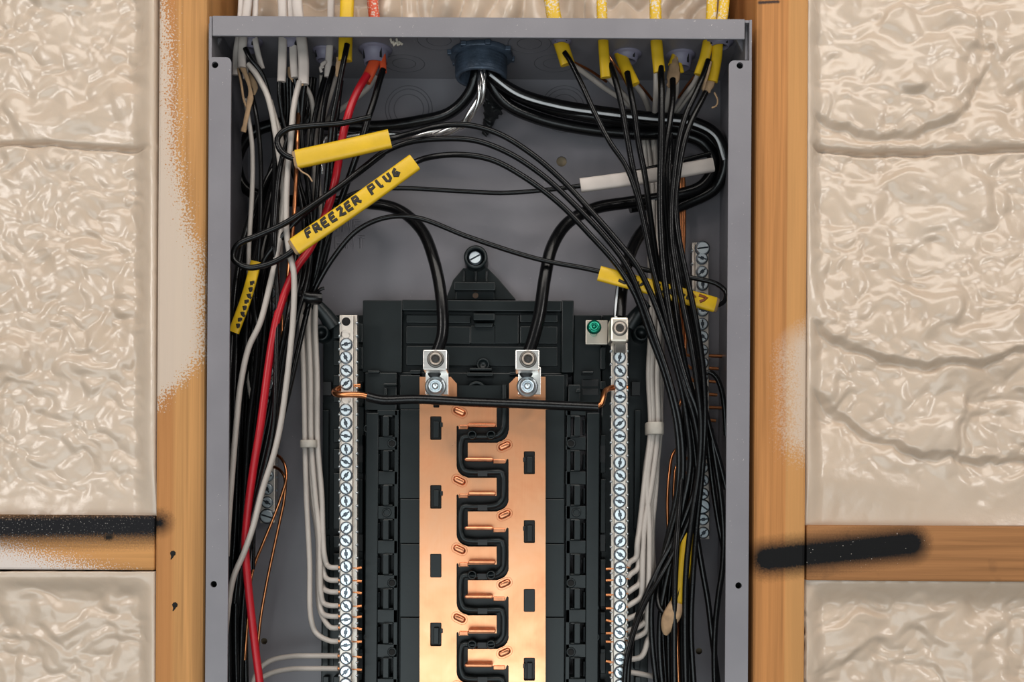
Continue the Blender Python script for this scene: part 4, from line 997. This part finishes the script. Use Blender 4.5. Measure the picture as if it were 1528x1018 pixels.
w6 = cable('broad white cable end cut slanting, last of three close together', [(441, -190, 26), (443, 0, 26), (449, 50, 26), (453, 90, 26), (453, 126, 26)], 16, 'white_jacket')
paper([(432, 100, 31), (433, 110, 31), (438, 122, 30)], [6, 9, 3], w5); paper([(449, 122, 25), (451, 128, 25)], [9, 4], w6)
w7 = cable('greyish white cable in the dark connector before the yellow one', [(494, -190, 40), (494, 0, 40), (493, 50, 40), (491, 85, 40), (489, 115, 40)], 11, 'white_jacket')
for (x0_, y0_) in ((480, 96), (478, 102)): obj('jacket_scrap', MB().sweep(ppath([(486, 92, 38), (x0_, y0_, 37), (x0_ + 2, y0_ + 6, 38)], 3), .0012, .0009, 6), M['white_jacket'], w7)
yl = cable('straight yellow cable among the white ones with brown paper showing below it', [(519, -190, 26), (518, 0, 26), (516, 50, 26), (515, 91, 26)], 21)
paper([(508, 86, 27), (507, 100, 27), (505, 115, 28)], [13, 12, 10], yl)
orc = cable('orange-red cable with split end, dusted with foam above the enclosure', [(556, -190, 43), (556, 0, 43), (562, 55, 43), (560, 88, 42), (553, 106, 40), (545, 122, 38)], 17, 'orange_jacket')
jacket('jacket', [(568, 60, 42), (571, 85, 41), (572, 109, 40)], 10, 'orange_jacket', orc)
wire('red_wire', 'glossy red conductor', 'red', 12, [(548, 112, 36), (539, 126, 33), (527, 150, 30), (519, 174, 28), (511, 205, 30), (505, 243, 32), (494, 296, 34), (480, 334, 34), (462, 372, 32), (442, 400, 28), (428, 430, 24), (414, 472, 21), (407, 505, 20), (401, 543, 20), (388, 640, 20), (378, 700, 21), (369, 770, 22), (366, 815, 22), (370, 870, 22), (380, 960, 22), (389, 1030, 22), (394, 1080, 22)], parent=orc, n=10)
wire('black_wire', None, 'black', 10, [(572, 104, 40), (567, 118, 38), (558, 150, 36), (548, 180, 34), (538, 214, 34), (526, 250, 38), (512, 290, 42), (498, 330, 46), (484, 370, 48), (470, 420, 50), (458, 450, 52)], parent=orc)
wire('white_wire', None, 'white', 8, [(562, 112, 44), (550, 130, 48), (530, 148, 56), (505, 166, 66), (484, 182, 76)], parent=orc)

# connectors in the top wall
def connector(label, x, z, r, h, mat='connector', ring=False, group='push-in cable connectors'):
    y = CY - (ET - Z0) / (K * (D + z * .001) / D); p = P(x, y, z); s = pxs(z)
    c_ = thing('cable_connector', label, 'connector', (p.x, z * .001, ET - T - .01), group)
    R_ = r * s; H = h * s
    obj('collar', MB().lathe((p.x, z * .001, ET - T), (0, 0, -1), [(R_ * 1.25, 0), (R_ * 1.25, .0010), (R_ * 1.02, .0014), (R_, .002), (R_ * .82, H), (R_ * .70, H), (R_ * .72, .001)], 26), M[mat], c_)
    m_ = MB()
    for k in range(4):
        a = 2 * math.pi * k / 4 + .6; m_.box(p.x + R_ * .9 * math.cos(a) - .0007, p.x + R_ * .9 * math.cos(a) + .0007, z * .001 + R_ * .9 * math.sin(a) - .0007, z * .001 + R_ * .9 * math.sin(a) + .0007, ET - T - H * .8, ET - T - .001)
    obj('clip_slot', m_, M['hole'], c_)
    return c_
connector('purple-grey connector around the first white cables', 372, 33, 16, 14)
connector('purple-grey connector around the three close white cables', 436, 33, 15, 13)
connector('purple-grey connector around the greyish white cable before the yellow one', 484, 47, 14, 16)
connector('purple-grey connector around the orange-red cable', 560, 45, 20, 22)
connector('dark grey connector around the short bent yellow cable', 935, 50, 18, 12)
connector('purple-grey connector around the yellow cable with torn paper', 1015, 51, 18, 20)
connector('purple-grey connector at the slanting yellow cable near the conduit', 838, 30, 12, 5)
connector('purple-grey connector at the pair of yellow cables beside the right wall', 1073, 30, 17, 8)

# ---- wires of the left side
wire('white_wire', 'long white wire from the slanting white cable down to the left flange', 'white', 9, [(371, 96, 24), (380, 107, 23), (389, 122, 22), (398, 140, 22), (405, 165, 22), (412, 204, 24), (418, 243, 26), (423, 290, 28), (420, 340, 27), (411, 390, 24), (403, 424, 22), (388, 482, 20), (371, 519, 19), (359, 574, 18), (352, 640, 18), (347, 700, 18), (342, 765, 18), (338, 830, 20)])
wire('white_wire', 'long white wire from the broad slanting white cable end sweeping down to the left flange', 'white', 9, [(447, 122, 25), (441, 145, 23), (437, 170, 21), (434, 210, 20), (429, 260, 20), (427, 310, 20), (428, 350, 19), (432, 378, 18), (438, 405, 17), (439, 432, 16), (437, 480, 16), (433, 522, 16), (427, 575, 16), (418, 637, 16), (408, 680, 16), (392, 730, 16), (378, 785, 17), (364, 825, 17), (349, 860, 18), (341, 900, 19), (335, 960, 20)])
wire('white_wire', 'white wire twin just behind the long slanting one below the first connector', 'white', 8, [(403, 150, 32), (410, 175, 32), (419, 205, 32), (424, 260, 34), (420, 330, 38), (418, 380, 40)])
wire('white_wire', 'greyish white wire hanging beside the twisted brown paper at the left wall', 'white', 7, [(366, 148, 34), (371, 178, 32), (376, 215, 32), (377, 250, 32), (376, 290, 32), (373, 340, 33), (371, 385, 36), (372, 440, 48), (368, 520, 52)])
wire('white_wire', 'greyish white wire passing behind the FREEZER PLUG loop', 'white', 6.5, [(407, 294, 44), (401, 330, 42), (392, 365, 42), (388, 395, 44), (378, 440, 50)])
wire('white_wire', 'short slanting white wire showing between black wires low at the left wall', 'white', 6, [(366, 540, 50), (369, 558, 48), (373, 585, 47), (377, 612, 48), (380, 640, 52)])
wire('white_wire', 'white wire bowing out to the right of the three close white cables', 'white', 7, [(454, 126, 34), (463, 142, 38), (467, 162, 44), (466, 190, 52), (462, 240, 56), (458, 300, 58), (456, 380, 58), (455, 440, 60)])
for i, (x, d) in enumerate(((461, 0), (470, 3), (476, 6))):
    wire('white_wire', 'white wire running down behind the plain yellow sleeve among black wires', 'white', 6.5, [(x - 6 + i * 16, 112, 44 + d), (x + 2 + i * 5, 160, 56 + d), (x, 200, 62 + d), (x - 1, 260, 62 + d), (x - 3 + 3 * i, 320, 62 + d), (x - 6 + 3 * i, 380, 62 + d), (x - 8 + 2 * i, 440, 60 + d)], 'white wires behind the plain yellow sleeve')
BL = [
 ('black wire beside the first connector bending over white wire', 8, [(366, 72, 22), (374, 88, 22), (388, 106, 25), (397, 128, 28), (404, 165, 32), (410, 220, 36), (408, 300, 38), (404, 380, 38), (398, 460, 40), (388, 560, 42), (376, 680, 42), (364, 800, 42), (356, 900, 42), (352, 1060, 42)]),
 ('thin blue-black wire hanging inside the left loop of thick cable', 7, [(375, 138, 34), (381, 165, 30), (386, 200, 30), (389, 243, 30), (389, 300, 30), (388, 350, 32), (384, 410, 36), (379, 480, 38), (366, 560, 42), (354, 640, 44), (350, 760, 44), (348, 1060, 44)]),
 ('black wire from the pointed white cable end', 7.5, [(418, 118, 28), (417, 140, 30), (421, 170, 34), (428, 205, 38), (436, 250, 40), (447, 290, 42), (454, 340, 46), (455, 400, 50), (454, 445, 52)]),
 ('black wire crossing the long white wire behind the hooked wire', 8, [(434, 190, 24), (428, 212, 23), (420, 240, 22), (415, 270, 22), (411, 320, 23), (410, 360, 24), (412, 400, 24), (414, 440, 22), (413, 490, 20), (412, 540, 19), (411, 590, 19), (408, 640, 20), (398, 690, 21), (385, 740, 22), (372, 790, 24), (358, 840, 26), (350, 900, 30)]),
 ('black wire with a bright edge dropping from the greyish white cable', 8, [(486, 112, 42), (480, 132, 42), (472, 165, 42), (466, 200, 44), (462, 250, 46), (458, 300, 48), (454, 360, 50), (446, 430, 44), (430, 520, 40), (410, 620, 40), (390, 720, 40), (372, 820, 40), (362, 920, 40), (358, 1060, 40)]),
 ('black wire next to the bright edged one under the yellow cable', 8, [(498, 100, 38), (492, 122, 36), (485, 152, 36), (480, 190, 38), (476, 240, 40), (472, 300, 42), (468, 350, 46), (462, 410, 50), (458, 448, 52)]),
 ('black wire emerging from the slit of the straight yellow cable', 8.5, [(518, 66, 22), (514, 86, 21), (508, 115, 22), (503, 145, 24), (496, 180, 27), (492, 220, 32), (488, 270, 38), (484, 320, 42), (478, 370, 46), (466, 430, 50), (450, 500, 46), (432, 580, 44), (412, 660, 44)]),
 ('black wire under the plain yellow sleeve close to the red wire', 8, [(509, 120, 34), (504, 160, 36), (499, 210, 40), (496, 260, 44), (494, 310, 46), (492, 350, 48), (484, 390, 50), (470, 430, 52)]),
 ('black wire from the middle white cable diving behind the plain sleeve', 8, [(440, 118, 30), (444, 140, 34), (446, 180, 40), (442, 220, 44), (446, 270, 46), (460, 320, 48), (466, 380, 50), (462, 440, 54)]),
 ('black wire from the broad white cable end', 8, [(455, 122, 30), (452, 150, 34), (450, 190, 40), (454, 240, 44), (462, 290, 46), (468, 340, 48), (474, 380, 50), (468, 430, 54)]),
]
for lb_, w_, pts in BL: wire('black_wire', lb_, 'black', w_, pts)
# the dark curtain of black wires between the red wire and the left flange
for i, (xa, xm, xb, z) in enumerate(((350, 352, 347, 40), (356, 362, 354, 46), (362, 372, 360, 50), (372, 384, 352, 34), (368, 366, 344, 36), (384, 378, 366, 48), (392, 394, 362, 52), (346, 345, 341, 30), (398, 402, 356, 46), (380, 358, 348, 56))):
    wire('black_wire', 'black wire in the dense curtain along the left wall of the enclosure', 'black', 8.5, [(424 + 5 * i, 116, 40 + i), (424 + 4 * i, 180, 52), ((xa + 420) / 2 + 14, 270, z + 8), (xa + 22, 340, z + 4), (xa + 6, 420, z), (xm, 520, z), ((xm * 2 + xb) / 3 - 2, 640, z), ((xm + 2 * xb) / 3, 780, z), (xb, 900, z), (xb + 2, 1070, z)], 'black wires along the left wall')
for i, (xa, xm, xb, z) in enumerate(((430, 422, 398, 26), (440, 428, 404, 30), (446, 424, 392, 36), (452, 436, 402, 34))):
    wire('black_wire', 'black wire running down close beside the red wire above the ground bar', 'black', 8, [(xa + 14, 360, 44), (xa + 6, 420, 36), (xm + 8, 470, z), (xm - 6, 540, z), (xb + 4, 640, z + 4), (xb - 14, 720, z + 8), (xb - 34, 820, z + 10), (xb - 44, 920, z + 12)], 'black wires beside the red wire')
wire('blue_black_wire', 'thin bluish wire seen low between red wire and ground bar', 'black', 5, [(385, 690, 50), (380, 740, 50), (379, 800, 50), (378, 850, 50)])
# black tie where the wires meet above the left bar
m_ = MB().sweep([P(448, 440, 40), P(462, 445, 38), P(476, 446, 42)], .0042, .006, 10, 3)
m_.sweep(ppath([(470, 440, 40), (478, 432, 36), (484, 430, 36)], 3), .0012, .0008, 6)
tag(obj('cable_tie', m_, M['black']), 'black tie gathering the wires above the top of the left bar', 'cable tie')

# bare copper grounds, left
for lb_, pts, w_ in (
 ('bare copper wire arching from the left ground bar and falling nearest the red wire', [(404, 678, 70), (416, 681, 62), (425, 694, 56), (427, 714, 54), (420, 740, 54), (406, 778, 54), (392, 812, 54), (380, 842, 52), (374, 868, 50), (370, 920, 46), (365, 985, 46)], 4.6),
 ('bare copper wire arching from the left ground bar and falling nearest the white wires', [(406, 696, 70), (418, 702, 64), (425, 714, 60), (424, 745, 60), (417, 780, 60), (408, 822, 60), (398, 870, 60), (388, 930, 62), (384, 990, 64), (386, 1060, 64)], 4.6),
 ('straight bare copper wire standing behind the long white wire', [(421, 470, 60), (420, 540, 58), (418, 600, 58), (416, 660, 62), (410, 676, 70)], 4.6),
 ('bare copper wire hidden among the white and black wires below the plain sleeve', [(447, 150, 50), (444, 200, 26), (442, 260, 25), (438, 330, 25), (432, 390, 30), (426, 450, 40)], 6.5)):
    wire('bare_copper_wire', lb_, 'copper_wire', w_, pts)

ORD = ['first', 'second', 'third', 'fourth', 'fifth', 'sixth', 'seventh', 'eighth']
# white neutrals, left bundle
rowsL = [847, 866, 883.5, 904, 920, 937, 957]
xs = [451, 455, 459, 463, 467, 470, 473]
for i, y in enumerate(rowsL):
    x0_ = 450 + 3.6 * (6 - i) if i < 5 else (448 + 6 * (6 - i)); z = 58 + (i % 3) * 4
    k = 6 - i
    xb = 481 if i < 6 else 467
    xt = 452 + (k * 3.4); xz = 455 + k * 3.2
    xd = {0: 484, 1: 482, 2: 480, 3: 479, 4: 478, 5: 476, 6: 464}[i]
    pts = [(xt, 432, z + 4), (xt - 2, 480, z), (xt + 1, 560, z - 2), (xz, 663, z - 4), (xz + (6 if i < 6 else 2), 740, z - 4), (xd - 2, 800 if i < 6 else 840, z - 6), (xd, y - 18 if i < 5 else y - 34, z - 10), (xd + (4 if i < 5 else 8), y - 4 if i < 5 else y - 12, 50), (494, y, 46), (505, y, 46)]
    o = wire('white_wire', ORD[i] + ' from the top of seven white wires turning into the bar left of the bus', 'white', 8, pts, 'white neutral wires left of the bus')
    white_tip(o, [(502, y, 46), (520, y, 46), (534, y + 1, 46), (540, y + R.uniform(0, 3), 46)])
for y, x0_, lb_ in ((979, 385, 'upper white wire crossing level above the bottom to the left bar'), (998, 381, 'lower white wire crossing level above the bottom to the left bar')):
    o = wire('white_wire', lb_, 'white', 8, [(x0_ - 10, y + 45, 60), (x0_, y + 22, 60), (402, y + 8, 60), (432, y + 1, 58), (470, y, 52), (505, y, 46)])
    white_tip(o, [(502, y, 46), (520, y, 46), (540, y + 2, 46)])
def zip_tie(label, pts, w_, zth):
    (xa, ya, za), (xb, _, _) = pts[0], pts[-1]; xm = (xa + xb) / 2; rx = (xb - xa) / 2 * pxs(za)
    m_ = MB().sweep([P(xm, ya + w_ * (f - .5), za) for f in (0, .08, .5, .92, 1)], [rx * .95, rx, rx, rx, rx * .95], [zth * .95, zth, zth, zth, zth * .95], 20, 3)
    return tag(obj('cable_tie', m_, M['tie_white']), label, 'cable tie')
zip_tie('pale tape tie around the white wires left of the bus', [(449, 663, 55), (475, 663, 55)], 11, .0085)
# white neutrals, right bundle
rowsR = [846, 863, 885, 905, 924, 942, 955, 985]
for i, y in enumerate(rowsR):
    xt = 966 + (i % 5) * 4.2; z = 60 + (i % 3) * 5; xz = 968 + (i % 5) * 3.6
    xd = {0: 951, 1: 953, 2: 956, 3: 958, 4: 962, 5: 964, 6: 966, 7: 969}[i]; d = -14 if i < 7 else -30
    pts = [(xt + 4, 300, z + 14), (xt + 4, 380, z + 6), (xt + 6, 470, z), (xt + 2, 560, z), (xz + 3, 640, z - 3), (xz - 6, 720, z - 5), (xd + 3, 790, z - 8), (xd, y - 34, z - 12), (xd - 2, y + d, 50), (xd - 12, y + (-6 if i < 7 else -5), 47), (936, y, 46)]
    o = wire('white_wire', ORD[i] + ' from the top of eight white wires turning into the bar right of the bus', 'white', 8.5, pts, 'white neutral wires right of the bus')
    white_tip(o, [(940, y, 46), (925, y + 2, 46), (910, y + 3, 46), (904, y + R.uniform(1, 4), 46)])
o = wire('white_wire', 'white wire leaving the right bar low and slanting under the black wires', 'white', 8, [(936, 1003, 46), (950, 1005, 48), (975, 1010, 56), (1000, 1018, 62), (1020, 1028, 66)])
white_tip(o, [(940, 1003, 46), (925, 1003, 46), (908, 1004, 46)])
wire('white_wire', 'loose white wire apart from the tied bundle right of the bus', 'white', 7, [(986, 420, 70), (988, 520, 68), (986, 620, 64), (983, 660, 62), (979, 730, 60), (974, 790, 60), (976, 850, 62), (984, 890, 66), (990, 930, 70)])
zip_tie('pale tape tie around the white wires right of the bus', [(963, 640, 58), (990, 640, 58)], 18, .010)

# copper grounds, right
for lb_, pts in (
 ('outermost bare copper loop from the right ground bar', [(1040, 660, 76), (1018, 664, 70), (1004, 678, 66), (999, 705, 64), (996, 745, 64), (997, 790, 64), (1001, 840, 62), (1007, 885, 60), (1010, 940, 58), (1014, 1060, 58)]),
 ('second bare copper loop from the right ground bar', [(1040, 682, 76), (1019, 686, 72), (1009, 697, 68), (1006, 720, 68), (1006, 760, 68), (1009, 800, 68), (1012, 860, 66), (1015, 940, 60), (1018, 1060, 60)]),
 ('third bare copper loop from the right ground bar', [(1040, 704, 76), (1022, 707, 74), (1015, 716, 72), (1013, 745, 72), (1015, 775, 72), (1018, 820, 72)]),
 ('innermost bare copper loop from the right ground bar', [(1040, 726, 76), (1024, 729, 76), (1018, 740, 75), (1017, 760, 75), (1020, 800, 75)])):
    wire('bare_copper_wire', lb_, 'copper_wire', 5, pts)
for i in range(4):
    wire('bare_copper_wire', 'bare copper wire hanging in the strand behind the black wires above the right ground bar', 'copper_wire', 4.6, [(1004 + 4 * i, 215, 80), (1013 + 2.5 * i, 270, 84), (1014 + 2.5 * i, 340, 84), (1014 + 2 * i, 400, 82), (1012 + 4 * i, 470, 80), (1016 + 3 * i, 525 + 12 * i, 78), (1030 + 3 * i, 531 + 19 * i, 78), (1050, 531 + 19 * i, 79)], 'copper wires above the right ground bar')
for i, (y, xe) in enumerate(((531, 1084), (549.5, 1072), (569, 1068), (588.5, 1070), (608, 1078), (627, 1068))):
    wire('bare_copper_wire', ORD[i] + ' from the top of six bare copper stubs poking from the right ground bar', 'copper_wire', 5, [(1040, y, 84), (1056, y, 84), (xe, y + 1, 84)], 'copper stubs at the right ground bar')
wire('bare_copper_wire', 'short bare copper bend showing beside the right bundle of black wires', 'copper_wire', 5, [(1017, 596, 72), (1013, 608, 70), (1012, 622, 70), (1015, 640, 74)])

# remaining black wires right
BR = [
 ('black wire ending in the brown paper end of the hanging yellow sleeve', 8, [(1006, 760, 56), (992, 820, 54), (984, 862, 50), (981, 890, 46), (985, 908, 42), (996, 917, 38), (1006, 905, 36), (1018, 850, 38), (1026, 800, 40), (1034, 760, 44)]),
 ('straight black wire beside the hanging yellow sleeve', 9, [(1022, 610, 44), (1020, 680, 44), (1014, 760, 38), (1010, 815, 34), (1007, 880, 32), (1006, 950, 32), (1007, 1060, 32)]),
 ('black wire slanting from the right ground bar down to the right flange', 9, [(1036, 740, 40), (1040, 800, 42), (1048, 850, 44), (1056, 895, 46), (1062, 945, 48), (1070, 1010, 48), (1076, 1070, 48)]),
 ('black wire bowing along the right flange behind it', 9, [(1060, 640, 40), (1068, 690, 42), (1076, 745, 44), (1080, 800, 46), (1078, 850, 46), (1072, 890, 46), (1067, 940, 46), (1066, 1000, 46), (1070, 1070, 46)]),
 ('black wire leaving the ground bar stubs in a curve to the right flange', 8, [(1046, 560, 46), (1058, 555, 44), (1068, 562, 44), (1076, 580, 46), (1081, 610, 50), (1083, 650, 54)]),
 ('black wire slanting close to the right flange past the copper stubs', 8.5, [(1040, 560, 36), (1052, 610, 38), (1062, 650, 40), (1074, 690, 42), (1084, 730, 44)]),
 ('black wire bending down beside the lower right bar screws', 8.5, [(1050, 600, 44), (1056, 660, 46), (1063, 720, 48), (1072, 780, 50), (1080, 820, 52)]),
 ('black wire inside the right bundle dropping behind the yellow lettered sleeve', 9, [(990, 190, 40), (988, 260, 42), (990, 330, 42), (996, 400, 44), (1006, 470, 44), (1018, 540, 42), (1030, 600, 42), (1036, 680, 44), (1026, 760, 48), (1006, 830, 52), (998, 900, 54), (998, 1060, 54)]),
 ('black wire inside the right bundle reaching the two slanting lowest ones', 9, [(1000, 200, 36), (998, 270, 38), (1004, 350, 38), (1018, 430, 40), (1034, 510, 40), (1044, 580, 40), (1042, 660, 44), (1030, 740, 48), (1020, 820, 48), (1018, 900, 48), (1020, 1060, 48)]),
 ('black wire at the back of the right bundle over the ground bar', 9, [(1006, 210, 50), (1008, 300, 54), (1016, 380, 54), (1030, 450, 52), (1040, 520, 50), (1048, 600, 48), (1046, 680, 50), (1038, 760, 50), (1030, 840, 44), (1028, 920, 42), (1030, 1060, 42)]),
]
for lb_, w_, pts in BR: wire('black_wire', lb_, 'black', w_, pts)
m_ = MB().sweep([P(940, 372, 58), P(938, 384, 52), P(937, 396, 58)], .0065, .0012, 10, 4)

# ---- bonding jumper across the bus
jp = thing('jumper_wire', 'black jumper wire with bare copper ends lying across both copper bus bars', 'wire', P(720, 610, 32))
obj('insulation', MB().sweep(ppath([(548, 592, 30), (570, 597, 30), (620, 596, 30), (700, 600, 30), (780, 603, 30), (850, 606, 30), (892, 608, 31)], 6), 7.2 * pxs(30), 7.2 * pxs(30), 12), M['black'], jp)
obj('bare_end', MB().sweep(ppath([(538, 576, 47), (520, 577, 46), (506, 580, 43), (499, 585, 37), (505, 589, 31), (522, 589, 29), (542, 590, 30), (556, 594, 30)], 3), 4.6 * pxs(30), 4.6 * pxs(30), 10), M['copper_wire'], jp, label='bare copper end hooked around the bar')
obj('bare_end', MB().sweep(ppath([(884, 608, 31), (896, 604, 31), (900, 594, 33), (903, 584, 37), (912, 579, 43), (925, 578, 45), (936, 579, 46)], 3), 4.2 * pxs(32), 4.2 * pxs(32), 10), M['copper_wire'], jp, label='bare copper end bent up to the bar')
